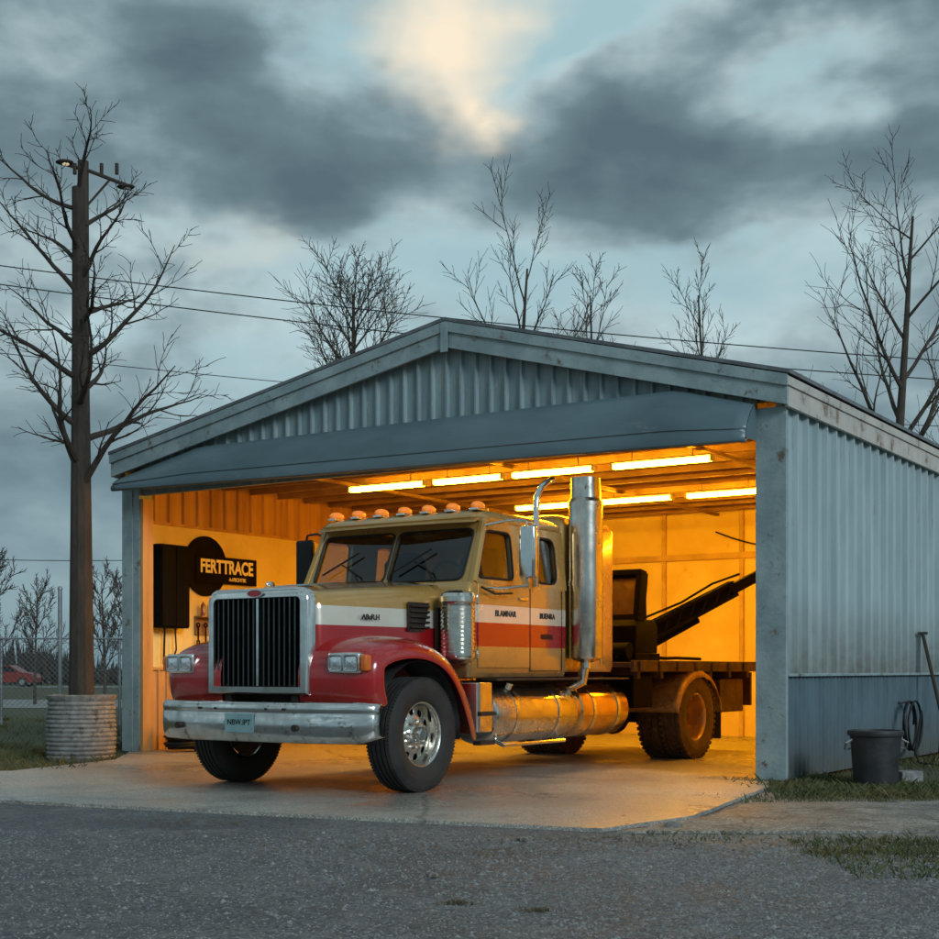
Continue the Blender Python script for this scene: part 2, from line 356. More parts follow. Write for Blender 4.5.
# ---------------------------------------------------------------- ground
def sheet(name,poly,z,mat,jit=0,thick=0):
    rr=random.Random(len(name)*7)
    pts=[]
    for i,p in enumerate(poly):
        q=poly[(i+1)%len(poly)];L=math.dist(p,q)
        n=max(1,int(min(L,12)/.25)) if jit else 1
        for k in range(n):
            t=k/n;j=jit if L<14 else 0
            pts.append((p[0]+(q[0]-p[0])*t+rr.uniform(-j,j),p[1]+(q[1]-p[1])*t+rr.uniform(-j,j),z))
    mb=MB()
    if thick: mb.loft([[Vector((x,y,z-thick)) for x,y,z in pts],[Vector(p) for p in pts]])
    else: mb.add(pts,[tuple(range(len(pts)))])
    o=mb.obj(name,mat,smooth=False);o["kind"]="structure"
    me=o.data
    if not thick and me.polygons[0].normal.z<0: me.flip_normals()
    return o
TH=math.radians(-33.08);L0=Vector((-4.68,19.0,0));W=9.3;DEP=8.5
ex=Vector((math.cos(TH),math.sin(TH),0));ey=Vector((-math.sin(TH),math.cos(TH),0))
def G(s,d,z=0): return L0+ex*s+ey*d+Vector((0,0,z))
sheet('ground',[(-1500,-400),(1500,-400),(1500,2500),(-1500,2500)],-.045,m_grassg)
sheet('asphalt_yard',[(-60,-30),(60,-30),(60,4.2),(5,6.3),(2.8,7.5),(1.6,8.9),(1.0,9.6),(.6,12),(-16,13.6),(-60,13.6)],-.028,m_asph,.03)
sheet('gravel_path',[(.3,4),(40,1),(40,12.4),(9,13.2),(4.5,12.4),(2.9,14.4),(.5,12.5)],-.036,m_grav,.06)
g=[G(.12,-.02),G(.12,8.6),G(9.16,8.6),G(9.16,-.02)]
slab=sheet('concrete_apron',[(.92,9.72),(1.7,10.6),(2.85,13.3)]+[(p.x,p.y) for p in reversed(g)]+[(-4.35,17.2),(-5.0,15.3),(-7,15.0),(-16,14.7),(-16,12.5),(-7,12.3),(-3.97,11.85)],0,m_conc,.006,.03)
sheet('side_slab',[(1.02,9.70),(1.80,10.62),(2.35,11.75),(4.2,11.95),(7.5,12.0),(8.5,10.8),(4.6,10.0),(2.7,9.72)],-.014,m_conc2,.03,.02)
sheet('gravel_lot',[(-60,40),(-6,42),(-4,52),(-60,58)],-.03,m_road,.2)
sheet('far_road',[(-400,91),(400,91),(400,98),(-400,98)],-.03,m_road)

def blades(name,regions,n,mat,seed,wd=.006):
    rr=random.Random(seed);mb=MB();vs=[];fs=[]
    for x0,x1,y0,y1,fr,h in regions:
        cl=[(rr.uniform(x0,x1),rr.uniform(y0,y1),rr.uniform(.1,.5)) for _ in range(18)]
        for _ in range(int(n*fr)):
            if rr.random()<.6:
                c=rr.choice(cl);x=rr.gauss(c[0],c[2]*.7);y=rr.gauss(c[1],c[2]*.5)
                if not(x0-.2<x<x1+.3 and y0-.2<y<y1+.2):continue
            else: x=rr.uniform(x0,x1);y=rr.uniform(y0,y1)
            q=Vector((x,y,0))-L0
            s=q.dot(ex);d=q.dot(ey)
            if -.02<s<W+.02 and d>-.03: continue
            hh=h*rr.uniform(.25,1.1)*(1.6 if rr.random()<.05 else 1);a=rr.uniform(0,6.28);l=hh*rr.uniform(.3,1.2);b=rr.uniform(0,6.28)
            w_=wd*rr.uniform(.5,1.2);cx=math.cos(a)*w_;cy=math.sin(a)*w_;i=len(vs)
            vs+=[(x-cx,y-cy,-.045),(x+cx,y+cy,-.045),(x+math.cos(b)*l*.4+cx*.5,y+math.sin(b)*l*.4+cy*.5,hh*.6-.04),(x+math.cos(b)*l,y+math.sin(b)*l,hh-.04)]
            fs+=[(i,i+1,i+2),(i,i+2,i+3)]
    mb.add(vs,fs);o=mb.obj(name,mat,smooth=False);o["kind"]="stuff";return o
blades('grass',[(-14,-4.4,15.4,21,.42,.09),(-16,-5,20,34,.22,.09),(2.75,4.6,12.3,14.6,.16,.075),(4.4,9,11.9,18,.07,.08),(2.1,4.8,7.5,9.3,.26,.045),(1.1,1.9,9.2,9.7,.003,.04),(2.0,4.5,11.9,12.5,.02,.05)],52000,m_blade,3)
def stones(name,n,seed,fn,mat=None,z=-.03):
    rr=random.Random(seed);mb=MB();vs=[];fs=[]
    for _ in range(n):
        x,y,s=fn(rr);i=len(vs)
        for dx,dy,dz in((1,0,0),(0,1,0),(-1,0,0),(0,-1,0),(0,0,.8),(0,0,-.4)):
            vs.append((x+s*(dx+rr.uniform(-.3,.3)),y+s*(dy+rr.uniform(-.3,.3)),z+s*(dz+rr.uniform(-.15,.15))))
        fs+=[(i,i+1,i+4),(i+1,i+2,i+4),(i+2,i+3,i+4),(i+3,i,i+4)]
    mb.add(vs,fs);o=mb.obj(name,mat or m_stone,smooth=False);o["kind"]="stuff";return o
def fn1(rr):
    while True:
        y=4.5+5.4*rr.random()**1.1
        u=rr.uniform(-1,1);x=u*.38*y
        keep=.30+.70/(1+math.exp(-(u-.05+.25*math.sin(y*1.7))*5))
        if y>9.8+.43*(-x) : continue
        if rr.random()<keep: break
    return x,y,rr.uniform(.004,.0095)*(2.2 if rr.random()<.02 else 1)
stones('gravel',32000,5,fn1,z=-.029)
def fn2(rr): return rr.uniform(.9,6),rr.uniform(7.5,9.6),rr.uniform(.004,.014)
stones('path_gravel',3500,6,fn2)
def fn3(rr):
    c=rr.choice([(.2,8.6,.35),(.75,9.3,.3),(-.5,9.0,.5),(-2.2,10.4,.5),(1.3,8.9,.4),(2.2,10.0,.5),(3.2,10.2,.6)])
    return rr.gauss(c[0],c[2]),rr.gauss(c[1],c[2]*.35),rr.uniform(.004,.013)
stones('leaf_litter',900,8,fn3,M('leaf_brown',(.09,.06,.04),(.15,.11,.07),rough=.9),z=-.02)
for i,(x,y) in enumerate(((-.06,6.75),(.32,6.55))):
    mb=MB();rr=random.Random(i)
    for _ in range(160):
        a=rr.uniform(0,6.28);r=abs(rr.gauss(0,.06));q=Vector((math.cos(a)*r,math.sin(a)*r*.6,0))
        mb.add([q+Vector((rr.uniform(-.004,.004),0,0)),q+Vector((.006,0,0)),q+Vector((rr.uniform(-.03,.03),rr.uniform(-.03,.03),rr.uniform(.005,.03)))],[(0,1,2)])
    o=mb.obj('dry_weed',M('dry_weed_straw',(.14,.11,.07),(.09,.07,.045),rough=.9),smooth=False,loc=(x,y,-.028));tag(o,'small dry weed tuft growing in the gravel yard','weed','dry weeds in the yard');o["kind"]="stuff"

# ---------------------------------------------------------------- garage
gar=empty('garage',L0,TH,'weathered blue-grey metal garage with open lit bay','garage')
PEAK=5.35;ZE=3.95;ZP=5.02
def zr(s): return ZE+(ZP-ZE)*(s/PEAK if s<PEAK else (W-s)/(W-PEAK))
def ribbed(mb,L,z0,z1,pitch,dep,place,rib=.3):
    t=0;pts=[]
    while t<L:
        a=pitch
        for tt,o in((0,0),(a*(1-rib),0),(a*(1-rib*.75),dep),(a*(1-rib*.25),dep)):
            if t+tt<=L: pts.append((t+tt,o))
        t+=a
    pts.append((L,0))
    zz0=z0 if callable(z0) else (lambda t:z0);zz1=z1 if callable(z1) else (lambda t:z1)
    lo=[place(t,o,zz0(t)) for t,o in pts];hi=[place(t,o,zz1(t)) for t,o in pts]
    mb.loft([lo,hi],False,False)
SL=10.0
mb=MB();ribbed(mb,SL-.02,1.06,3.85,.30,.055,lambda t,o,z:Vector((W+o,.03+t,z)),.22);mb.bb(W-.08,W-.005,.03,SL,0,3.85)
wr=mb.obj('side_wall',m_side,gar,smooth=False);wr["label"]="pale ribbed metal side wall with grime"
mb=MB();ribbed(mb,SL-.02,0,1.045,.12,.022,lambda t,o,z:Vector((W+.002+o,.03+t,z)),.4);mb.obj('wall_skirt',m_skirt,gar,smooth=False)
mb=MB();mb.bb(W,W+.062,.03,SL,1.035,1.065);mb.obj('skirt_trim',m_trim,gar,bevel=.004)
mb=MB();ribbed(mb,SL,0,3.9,.235,-.03,lambda t,o,z:Vector((o,t,z)));mb.bb(.005,.08,.23,SL,0,3.9);mb.obj('outer_wall',m_side,gar,smooth=False)
mb=MB()
for s0,s1 in((.1,PEAK),(PEAK,W-.1)):
    mb.hex([Vector((s,y,z)) for s in(s0,s1) for y in(DEP+.1,DEP+.2) for z in(0,zr(s)-.02)])
mb.obj('rear_wall',m_side,gar,smooth=False)
mb=MB()
ribbed(mb,W-.6,3.7,lambda t:zr(t+.3)-.1,.20,-.045,lambda t,o,z:Vector((t+.3,.02+o,z)),.22)
mb.bb(.3,W-.3,.03,.1,3.45,3.85)
mb.obj('gable',m_gable,gar,smooth=False)
def slantboard(mb,s0,s1,y0,y1,top,bot):
    vs=[]
    for s in(s0,s1):
        for y in(y0,y1):
            for dz in(bot,top): vs.append(Vector((s,y,zr(min(max(s,0),W))+dz)))
    mb.hex(vs)
mb=MB()
slantboard(mb,-.12,PEAK,-.14,-.10,.03,-.24);slantboard(mb,PEAK,W+.10,-.14,-.10,.03,-.24)
slantboard(mb,-.13,PEAK,-.165,-.142,.055,-.06);slantboard(mb,PEAK,W+.11,-.165,-.142,.055,-.06)
mb.bb(PEAK-.05,PEAK+.05,-.175,-.167,4.72,5.06)
mb.obj('fascia',m_trim,gar,bevel=.004,smooth=False)
mb=MB()
mb.bb(W+.06,W+.10,-.10,SL,3.70,3.97)
mb.bb(W+.102,W+.12,-.16,SL,3.90,3.99)
mb.obj('eave_board',m_trimr,gar,bevel=.004,smooth=False)
mb=MB();mb.bb(-.10,-.06,-.10,SL,3.70,3.97);mb.obj('eave_board',m_trim,gar,bevel=.004,smooth=False)
mb=MB()
for s0,s1 in((-.14,PEAK),(PEAK,W+.14)):
    vs=[]
    for s in(s0,s1):
        for y in(-.17,SL+.1):
            for dz in(.06,.10): vs.append(Vector((s,y,zr(min(max(s,0),W))+dz)))
    mb.hex(vs)
mb.obj('roof',m_roof,gar,smooth=False)
mb=MB();mb.bb(W-.27,W+.05,-.03,.028,0,3.72);mb.bb(W-.20,W-.02,.03,.22,0,3.7);o=mb.obj('corner_post',m_trim,gar,bevel=.005,smooth=False)
mb=MB();mb.bb(-.02,.18,-.03,.2,0,3.72);mb.bb(.182,.30,-.02,.2,0,3.7);mb.obj('corner_post',m_trim,gar,bevel=.005,smooth=False)
mb=MB();mb.bb(.304,.36,-.01,.18,0,3.4);mb.obj('door_jamb',m_wood,gar,bevel=.004,smooth=False)
# overhead door : smooth, slightly convex canopy panel with one seam and a rolled lip
mb=MB();secs=[];S0,S1=.10,W-.26
for i in range(61):
    u=i/60;s=S0+(S1-S0)*u
    top=min(3.985,zr(s)-.262);bot=3.53-.135*u
    sec=[Vector((s,-.055,top)),Vector((s,-.095,top-.004))]
    for k in range(11):
        t=k/10;y=-.105-.235*(t+.16*math.sin(math.pi*t));z=top-.01+(bot-top+.01)*t+.012*math.sin(math.pi*t)
        if k==8: sec.append(Vector((s,y,z+.012)));y+=.010
        sec.append(Vector((s,y,z)))
    for k in range(1,7):
        a=math.radians(170+k*36);sec.append(Vector((s,-.312+.030*math.cos(a),bot-.012+.030*math.sin(a))))
    secs.append(sec)
mb.loft(secs,False,False)
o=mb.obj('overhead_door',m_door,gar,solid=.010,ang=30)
e_=secs[-1][:14]
mb=MB();mb.add([Vector((p.x+.004,p.y+.004,p.z-.004)) for p in e_]+[Vector((S1+.004,-.055,e_[-1].z))],[tuple(range(len(e_)+1))]);mb.obj('door_end_cap',m_door,gar,smooth=False,solid=.004)
# interior
mb=MB();mb.bb(.10,.12,.21,DEP,1.13,3.12);mb.bb(W-.13,W-.10,.23,DEP,0,3.79);mb.bb(.13,W-.14,DEP,DEP+.05,0,3.79)
mb.obj('inner_wall',m_plaster,gar,smooth=False)
mb=MB();ribbed(mb,DEP-.25,3.14,3.79,.28,.03,lambda t,o,z:Vector((.11+o,.21+t,z)));ribbed(mb,DEP-.25,0,1.10,.16,.03,lambda t,o,z:Vector((.11+o,.21+t,z)))
mb.bb(.105,.145,.21,DEP,1.10,1.14);mb.bb(.105,.145,.21,DEP,3.11,3.15)
mb.obj('wainscot',m_wood,gar,smooth=False)
mb=MB()
for s in(1.2,2.6,4.0,5.4,6.8,8.2,9.0): mb.bb(s,s+.07,DEP-.06,DEP-.002,0,3.75)
mb.bb(.13,W-.14,DEP-.075,DEP-.062,2.95,3.05)
mb.obj('wall_stud',M('stud',(.66,.46,.20),rough=.8),gar,smooth=False)
mb=MB();mb.bb(.12,W-.14,.1,DEP,3.80,3.82);mb.obj('ceiling',m_ceil,gar,smooth=False)
mb=MB()
d=.5
while d<DEP: mb.bb(.14,W-.15,d,d+.045,3.71,3.798);d+=.62
for s in(2.2,5.0,7.6): mb.bb(s,s+.07,.15,DEP-.1,3.665,3.708)
mb.obj('ceiling_joist',m_joist,gar,smooth=False)

fl=[(2.54,3.80,1.7),(3.92,5.0,1.7),(5.12,6.3,1.7),(6.53,7.84,1.7),(3.3,4.5,4.8),(4.72,5.9,4.8),(6.1,7.25,4.8),(7.5,8.6,4.8)]
for a,b,d in fl:
    e=empty('fluorescent_light',G((a+b)/2,d,3.54),TH,'lit warm fluorescent tube fixture under garage ceiling','light fixture','fluorescent lights under the garage ceiling')
    l=(b-a)/2
    mb=MB();mb.bb(-l,l,-.07,.07,.034,.055);mb.bb(-l,-l+.03,-.06,.06,-.03,.033);mb.bb(l-.03,l,-.06,.06,-.03,.033)
    mb.obj('housing',m_white,e,bevel=.004)
    mb=MB();mb.cyl((-l+.031,-.029,0),(l-.031,-.029,0),.027,n=8);mb.cyl((-l+.031,.029,0),(l-.031,.029,0),.027,n=8);mb.each('tube',m_tube,e)
    mb=MB();mb.tube([(-l*.6,0,.055),(-l*.6,0,.16)],.006,6);mb.tube([(l*.6,0,.055),(l*.6,0,.16)],.006,6);mb.each('hanger',m_galv,e)

# wall sign
sg=empty('wall_sign',G(.125,1.75,2.55),TH,'black round logo sign with yellow lettering on wall','sign')
mb=MB();mb.cyl((.004,-.34,.04),(.03,-.34,.04),.43,n=48);mb.obj('sign_disc',m_signk,sg)
mb=MB();mb.bb(.031,.045,-.56,.72,-.20,.19);mb.obj('sign_panel',m_signk,sg,bevel=.004)
text('FERTTRACE',.265,(0,1,0),(0,0,1),(.049,.08,.035),m_signy,sg,'sign_lettering',.009,.002,.80)
text('A-FIICHTIK',.075,(0,1,0),(0,0,1),(.049,.30,-.13),m_signy,sg,'sign_lettering',.002,.002)
cb=empty('wall_cabinet',G(.13,.62,1.68),TH,'black wall mounted cabinet beside the door opening','cabinet')
mb=MB();mb.bb(0,.20,-.27,.27,0,1.15);mb.obj('cabinet_body',m_mach,cb,bevel=.01)
mb=MB();mb.bb(.202,.222,-.26,.0,.02,1.13);mb.bb(.202,.222,.008,.26,.02,1.13);mb.each('cabinet_door',m_mach,cb,bevel=.006)
mb=MB();mb.tube([(.1,.1,0),(.1,.12,-.3),(.04,.05,-.55)],.012,6);mb.tube([(.1,-.1,0),(.08,-.1,-.5)],.015,6);mb.each('cable',m_black,cb)
tr=empty('tool_shelf',G(.125,1.55,1.85),TH,'small wooden wall shelf with pegs','shelf')
mb=MB();mb.bb(0,.14,-.35,.35,0,.02);mb.bb(0,.02,-.35,.35,-.25,-.002);mb.obj('shelf_board',m_joist,tr)
mb=MB()
for i in range(5): mb.cyl((.02,-.28+i*.14,-.12),(.06,-.28+i*.14,-.11),.006,n=6)
mb.each('peg',m_galv,tr)
for i in range(6):
    e=empty('wrench',G(.185,1.22+i*.15,1.72 if i<5 else 1.9),TH,'steel wrench hanging below the wall shelf','wrench','hand tools hanging on the garage wall')
    l=.20+.07*(i%3)
    mb=MB();mb.bb(-.005,.005,-.014,.014,-l,0);mb.obj('handle',m_mach,e,bevel=.003)
    mb=MB();mb.lathe([(.018,-.006),(.038,-.006),(.038,.006),(.018,.006)],(0,0,.02),'x',14,True);mb.obj('ring',m_mach,e)
    mb=MB();mb.add([Vector((x,y,z-l)) for x in(-.006,.006) for y,z in((-.03,-.05),(-.012,-.05),(-.012,-.02),(.012,-.02),(.012,-.05),(.03,-.05),(.03,.0),(-.03,.0))],[tuple(range(8)),tuple(range(15,7,-1))]+[(k,(k+1)%8,8+(k+1)%8,8+k) for k in range(8)]);mb.obj('jaw',m_mach,e,smooth=False)
for i in range(3):
    e=empty('spray_can',G(.2,1.3+i*.2,1.871),TH,'small can standing on the wall shelf','can','cans on the wall shelf')
    mb=MB();mb.lathe([(.001,0),(.035,0),(.035,.15),(.02,.175),(.012,.18),(.012,.20),(.001,.2)],(0,0,0),'z',16);mb.obj('can_body',[m_red,m_alu,m_tan][i],e)
e=empty('coiled_hose',G(.72,.38,0),TH,'dark coiled hose lying against the wainscot','hose')
mb=MB();pts=[]
for k in range(230):
    a=k*.32;rad=.22-.03*math.sin(k*.1);pts.append((rad*math.cos(a),rad*math.sin(a),.025+k*.0016))
mb.tube(pts,.02,6);mb.obj('hose_coil',m_black,e)
e=empty('hanging_cable',G(6.6,DEP-.09,3.2),TH,'black cable drooping along the rear plaster wall','cable')
mb=MB();mb.tube([(-1.6+.16*i,0,.35*((i-10)/10)**2*1.0-.15) for i in range(21)]+[(1.62,0,-.6),(1.6,0,-1.6)],.014,6);mb.obj('cable_run',m_mach,e)
sh=empty('storage_rack',G(8.0,DEP-.45,0),TH,'steel shelving rack against the rear wall','rack')
mb=MB()
for x in(-.7,.7):
    for y in(-.2,.2): mb.bb(x-.02,x+.02,y-.02,y+.02,0,2.0)
mb.each('upright',m_frame,sh)
mb=MB()
for z in(.4,1.0,1.6): mb.bb(-.68,.68,-.21,.21,z,z+.03)
mb.each('shelf',m_joist,sh)
for i,(x,z,a,b) in enumerate(((-.4,1.631,.4,.26),(.25,1.631,.5,.32),(-.2,1.031,.5,.3))):
    p=G(8.0+x,DEP-.45,z);e=empty('cardboard_box',p,TH,'closed brown cardboard box on the steel rack','box','boxes on the steel rack')
    mb=MB();mb.bb(-a/2,a/2,-.17,.17,0,b);mb.obj('carton',m_wood,e,bevel=.006);mb=MB();mb.bb(-a/2-.001,a/2+.001,-.02,.02,b,b+.002);mb.obj('tape',m_tan,e)

# ---------------------------------------------------------------- truck
TA=math.atan2(-.829,-.559)
tk=empty('truck',(-1.455,13.17,0),TA,'old red and tan conventional semi truck parked half inside garage','truck')
FX=-.10;RX=-5.90
mb=MB()
for s in(-1,1):
    mb.bb(-7.7,.75,s*.40-.04,s*.40+.04,.72,.98)
for x in(.4,-.9,-2.4,-3.8,-5.0,-6.4,-7.05): mb.bb(x-.05,x+.05,-.36,.36,.76,.94)
mb.bb(FX-.08,FX+.08,-.9,.9,.44,.56)
mb.cyl((RX,-.9,.52),(RX,.9,.52),.09);mb.ell((RX,0,.52),(.25,.22,.25))
mb.cyl((-.8,0,.6),(-5.6,0,.55),.05)
mb.bb(-.9,.5,-.35,.35,.5,1.0)
mb.obj('chassis_frame',m_frame,tk,bevel=.008)
# hood
secs=[]
for i in range(13):
    t=i/12;x=.70-1.72*t;hw=.585+.20*t**.8;zt=1.80+.15*t**.8;zb=.93
    sec=[];r=.15
    left=[(hw+.01,zb),(hw+.01,1.2),(hw,1.45),(hw-.01,zt-r-.02)]
    for k in range(1,7):
        a=math.radians(90*k/6);left.append((hw-.01-r+r*math.cos(a),zt-.02-r+r*math.sin(a)))
    left+=[(hw*.4,zt+.012),(0.0,zt+.03)]
    pts=left+[(-y,z) for y,z in reversed(left[:-1])]
    secs.append([Vector((x,y,z)) for y,z in pts])
mb=MB();mb.loft(secs,False,False)
hood=mb.obj('hood',m_hood,tk,solid=.012,ang=60)
mb=MB();mb.tube([(.70-1.72*i/12,0,1.80+.15*(i/12)**.8+.035) for i in range(13)],.008,6);mb.obj('hood_hinge',m_chrome,hood)
mb=MB()
for k in range(5): mb.box((-.62,.768,1.50+.05*k),(.30,.03,.018),Matrix.Rotation(.4,3,'X'))
mb.bb(-.79,-.45,.752,.760,1.46,1.74)
mb.obj('hood_vent',m_frame,hood)
mb=MB();mb.bb(.25,.35,.655,.675,1.18,1.22);mb.obj('hood_latch',m_chrome,hood,bevel=.006)
text('A8uR.H',.072,(-1,.09,0),(0,0,1),(.05,.708,1.58),m_signo,tk,'hood_lettering',.001,.003)
# grille
def arch(w,zb,zt,r,x,n=6):
    p=[(w,zb)]
    for k in range(n+1):
        a=math.radians(90*k/n);p.append((w-r+r*math.cos(a),zt-r+r*math.sin(a)))
    p=p+[(-y,z) for y,z in reversed(p)]
    return [Vector((x,y,z)) for y,z in p]
o1=arch(.60,.88,1.83,.12,.70);o2=arch(.60,.88,1.83,.12,.785);o3=arch(.58,.90,1.81,.11,.81);i1=arch(.52,.95,1.745,.05,.81);i2=arch(.515,.955,1.74,.05,.74)
mb=MB();mb.loft([a+[a[0]] for a in (o1,o2,o3,i1,i2)],False,False)
gr=mb.obj('grille',m_chrome,tk,ang=50)
mb=MB();mb.bb(.715,.735,-.53,.53,.93,1.77);mb.obj('radiator_screen',m_black,gr)
mb=MB()
for k in range(17):
    y=-.49+.98*k/16
    mb.bb(.742,.775,y-.008,y+.008,.958,1.738)
mb.obj('grille_bars',M('dark_chrome',(.16,.16,.16),(.10,.10,.10),rough=.25,metal=1,bump=0),gr)
mb=MB();mb.bb(.742,.79,-.014,.014,.958,1.738);mb.obj('grille_divider',m_chrome,gr)
mb=MB();mb.lathe([(.001,.0),(.085,0),(.085,.014),(.001,.014)],(0,0,0),'x',32)
mb.v=[(x+.812,y,z*.36+1.782) for x,y,z in mb.v]
em=mb.obj('emblem',m_red,gr)
mb=MB();mb.lathe([(.085,0),(.098,0),(.098,.018),(.085,.018)],(0,0,0),'x',32,True);mb.v=[(x+.812,y,z*.36+1.782) for x,y,z in mb.v];mb.obj('emblem_ring',m_chrome,gr)
mb=MB();mb.ell((.62,0,1.87),(.06,.02,.03));mb.obj('hood_ornament',m_chrome,gr)
# fenders
path=[(.66,.72),(.735,.86),(.75,1.0),(.745,1.12),(.70,1.24),(.57,1.325),(.38,1.375),(.14,1.395),(-.10,1.38),(-.34,1.32),(-.55,1.20),(-.71,1.03),(-.84,.82),(-.93,.62),(-.98,.48)]
crs=[(.45,.03),(.75,.025),(.95,.012),(1.08,-.008),(1.17,-.035),(1.225,-.075),(1.25,-.13),(1.252,-.19)]
def fender(sgn):
    secs=[]
    for i,(x,z) in enumerate(path):
        a=path[max(i-1,0)];b=path[min(i+1,len(path)-1)]
        tx,tz=b[0]-a[0],b[1]-a[1];l=math.hypot(tx,tz);nx,nz=tz/l,-tx/l
        if nx*(x-FX)+nz*(z-.62)<0:nx,nz=-nx,-nz
        secs.append([Vector((x+nx*dd,sgn*y,z+nz*dd)) for y,dd in crs])
    mb=MB();mb.loft(secs,False,False);f=mb.obj('front_fender',m_red,tk,solid=.012,sub=2,ang=180)
    mb=MB();secs=[]
    for k in range(13):
        a=math.radians(-10+200*k/12);secs.append([Vector((FX+.64*math.cos(a),sgn*y,.56+.63*math.sin(a))) for y in(.42,1.15)])
    mb.loft(secs,False,False);mb.bb(-.88,.66,sgn*.40,sgn*.44,.5,1.3);mb.obj('fender_liner',m_black,f,solid=.01)
    mb=MB();mb.bb(.70,.785,sgn*.81,sgn*1.15,1.07,1.25)
    h=mb.obj('headlight',m_chrome,tk,bevel=.02)
    for c in(.900,1.066):
        P=[Vector((.787,sgn*(c+a),1.16+b)) for a,b in((-.074,-.068),(.074,-.068),(.074,.068),(-.074,.068))]
        out,_=rounded(P,.03)
        cen=Vector((.80,sgn*c,1.16))
        inner=[p.lerp(cen,.12)+Vector((.010,0,0)) for p in out]
        mb=MB();mb.loft([out,[p+Vector((.012,0,0)) for p in out],inner],True,False);mb.obj('bezel',m_chrome,h)
        mb=MB();rings=[[p.lerp(cen,.12)*1.0 for p in out]]
        for q,dx in((.3,.006),(.55,.011),(.8,.014)): rings.append([p.lerp(cen,q)+Vector((dx-(p.lerp(cen,q).x-.79),0,0)) for p in out])
        mb.loft(rings,True,True);mb.obj('lens',m_lens,h,ang=80)
    mb=MB();mb.bb(.69,.775,sgn*1.152,sgn*1.22,1.09,1.23);mb.obj('turn_signal',m_ambert,h,bevel=.02)
fender(1);fender(-1)
# bumper
secs=[]
N=64
for i in range(N+1):
    y=-1.29+2.58*i/N;u=abs(y)/1.29;x=1.0-.26*u**3-.07*u**14
    e=max(0,(u-.86)/.14)
    dent=.010*math.sin(y*9+1)*math.exp(-((y-.9)/.25)**2)+.008*math.sin(y*14)*math.exp(-((y+.8)/.2)**2)
    top=-.015*e;low=.055*e**2
    pr=[(-.07,.80+top),(-.015,.82+top),(0,.805+top),(.009,.775),(.008,.74),(.003,.725),(.010,.71),(.013,.60+low*.4),(.007,.53+low*.8),(-.006,.49+low),(-.02,.475+low),(-.07,.47+low)]
    secs.append([Vector((x+a+dent,y,z)) for a,z in pr])
mb=MB();mb.loft(secs,False,False);bu=mb.obj('bumper',m_chromeb,tk,solid=.01,ang=70)
mb=MB()
for s in(-1,1): mb.bb(.5,.95,s*.38,s*.44,.56,.72)
mb.each('bumper_bracket',m_frame,bu)
mb=MB();mb.bb(1.020,1.028,-.17,.17,.55,.72);mb.obj('licence_plate',M('plate_face',(.26,.42,.44),(.19,.32,.34),rough=.45,bump=0),bu,bevel=.004)
text('NBW.IPT',.07,(0,1,0),(0,0,1),(1.030,0,.64),m_signk,bu,'plate_lettering',.000,.001)
mb=MB()
for y in(-.78,.62): mb.cyl((.97,y,.60),(1.012,y,.60),.03,n=16)
for y in (-.3,.3,-.5,.5): mb.cyl((1.0,y,.76),(1.018,y,.76),.012,n=10)
mb.each('bumper_bolt',m_frame,bu)
# cab lower
mb=MB();mb.loft([rrect(-1.0,-2.86,1.06,.04,1.03),rrect(-.99,-2.86,1.08,.05,1.10),rrect(-.99,-2.86,1.085,.05,1.7),rrect(-1.0,-2.86,1.08,.05,1.90),rrect(-1.05,-2.86,1.075,.05,1.95)])
cab=mb.obj('cab',m_cab,tk)
def yz(z): return 1.075-(z-1.95)*.10
zs=[1.945,2.0,2.47,2.57]
cols=[lambda z:-1.06-(z-1.95)*.44,lambda z:-1.13-(z-1.95)*.44,lambda z:-1.80,lambda z:-2.24,lambda z:-2.66,lambda z:-2.86]
mb=MB()
for s in(-1,1):
    for i in range(5):
        for j in range(3):
            if j==1 and i in(1,3):continue
            vs=[]
            for c in(cols[i],cols[i+1]):
                for o_ in(0,.045):
                    for z in(zs[j],zs[j+1]): vs.append(Vector((c(z),s*(yz(z)-o_),z)))
            mb.hex(vs)
mb.bb(-2.86,-2.80,-1.0,1.0,1.945,2.57)
def xw(z): return -1.075-(z-1.95)*.44
for y0,y1 in((.94,1.035),(-1.035,-.94),(-.022,.022)):
    mb.hex([Vector((xw(z)+dx,y,z)) for dx in(-.04,.005) for y in(y0,y1) for z in(1.945,2.57)])
mb.hex([Vector((xw(z)+dx,y,z)) for dx in(-.04,.006) for y in(-1.0,1.0) for z in(2.49,2.57)])
mb.hex([Vector((xw(z)+dx,y,z)) for dx in(-.04,.006) for y in(-1.0,1.0) for z in(1.945,1.975)])
seals=[]
for y0,y1 in((.023,.939),(-.939,-.023)):
    P=[Vector((xw(z)+.0075,y,z)) for y,z in((y0,1.976),(y1,1.976),(y1,2.489),(y0,2.489))]
    out,fans=rounded(P,.085)
    for c,arc in fans: mb.add([c]+arc,[(0,k,k+1) for k in range(1,len(arc))])
    seals.append((out,'windshield_seal',None))
sidew={}
for s in(1,-1):
    for a,b,nm in((1,2,'door'),(3,4,'sleeper')):
        P=[Vector((cols[c](z),s*(yz(z)+.0015),z)) for c,z in((a,2.0),(b,2.0),(b,2.47),(a,2.47))]
        out,fans=rounded(P,.075 if nm=='door' else .12)
        for c,arc in fans: mb.add([c]+arc,[(0,k,k+1) for k in range(1,len(arc))])
        sidew[(s,nm)]=out
mb.obj('cab_pillar',m_cab,cab,smooth=False)
mb=MB()
for s in(-1,1): mb.tube([(xw(z)-.03,s*(yz(z)-.022),z) for z in(1.95,2.2,2.4,2.57)],.042,12)
mb.each('windshield_pillar',m_cab,cab)
for out,nm,_ in seals:
    mb=MB();mb.tube(out+[out[0],out[1]],.013,6,False);mb.obj(nm,m_black,cab)
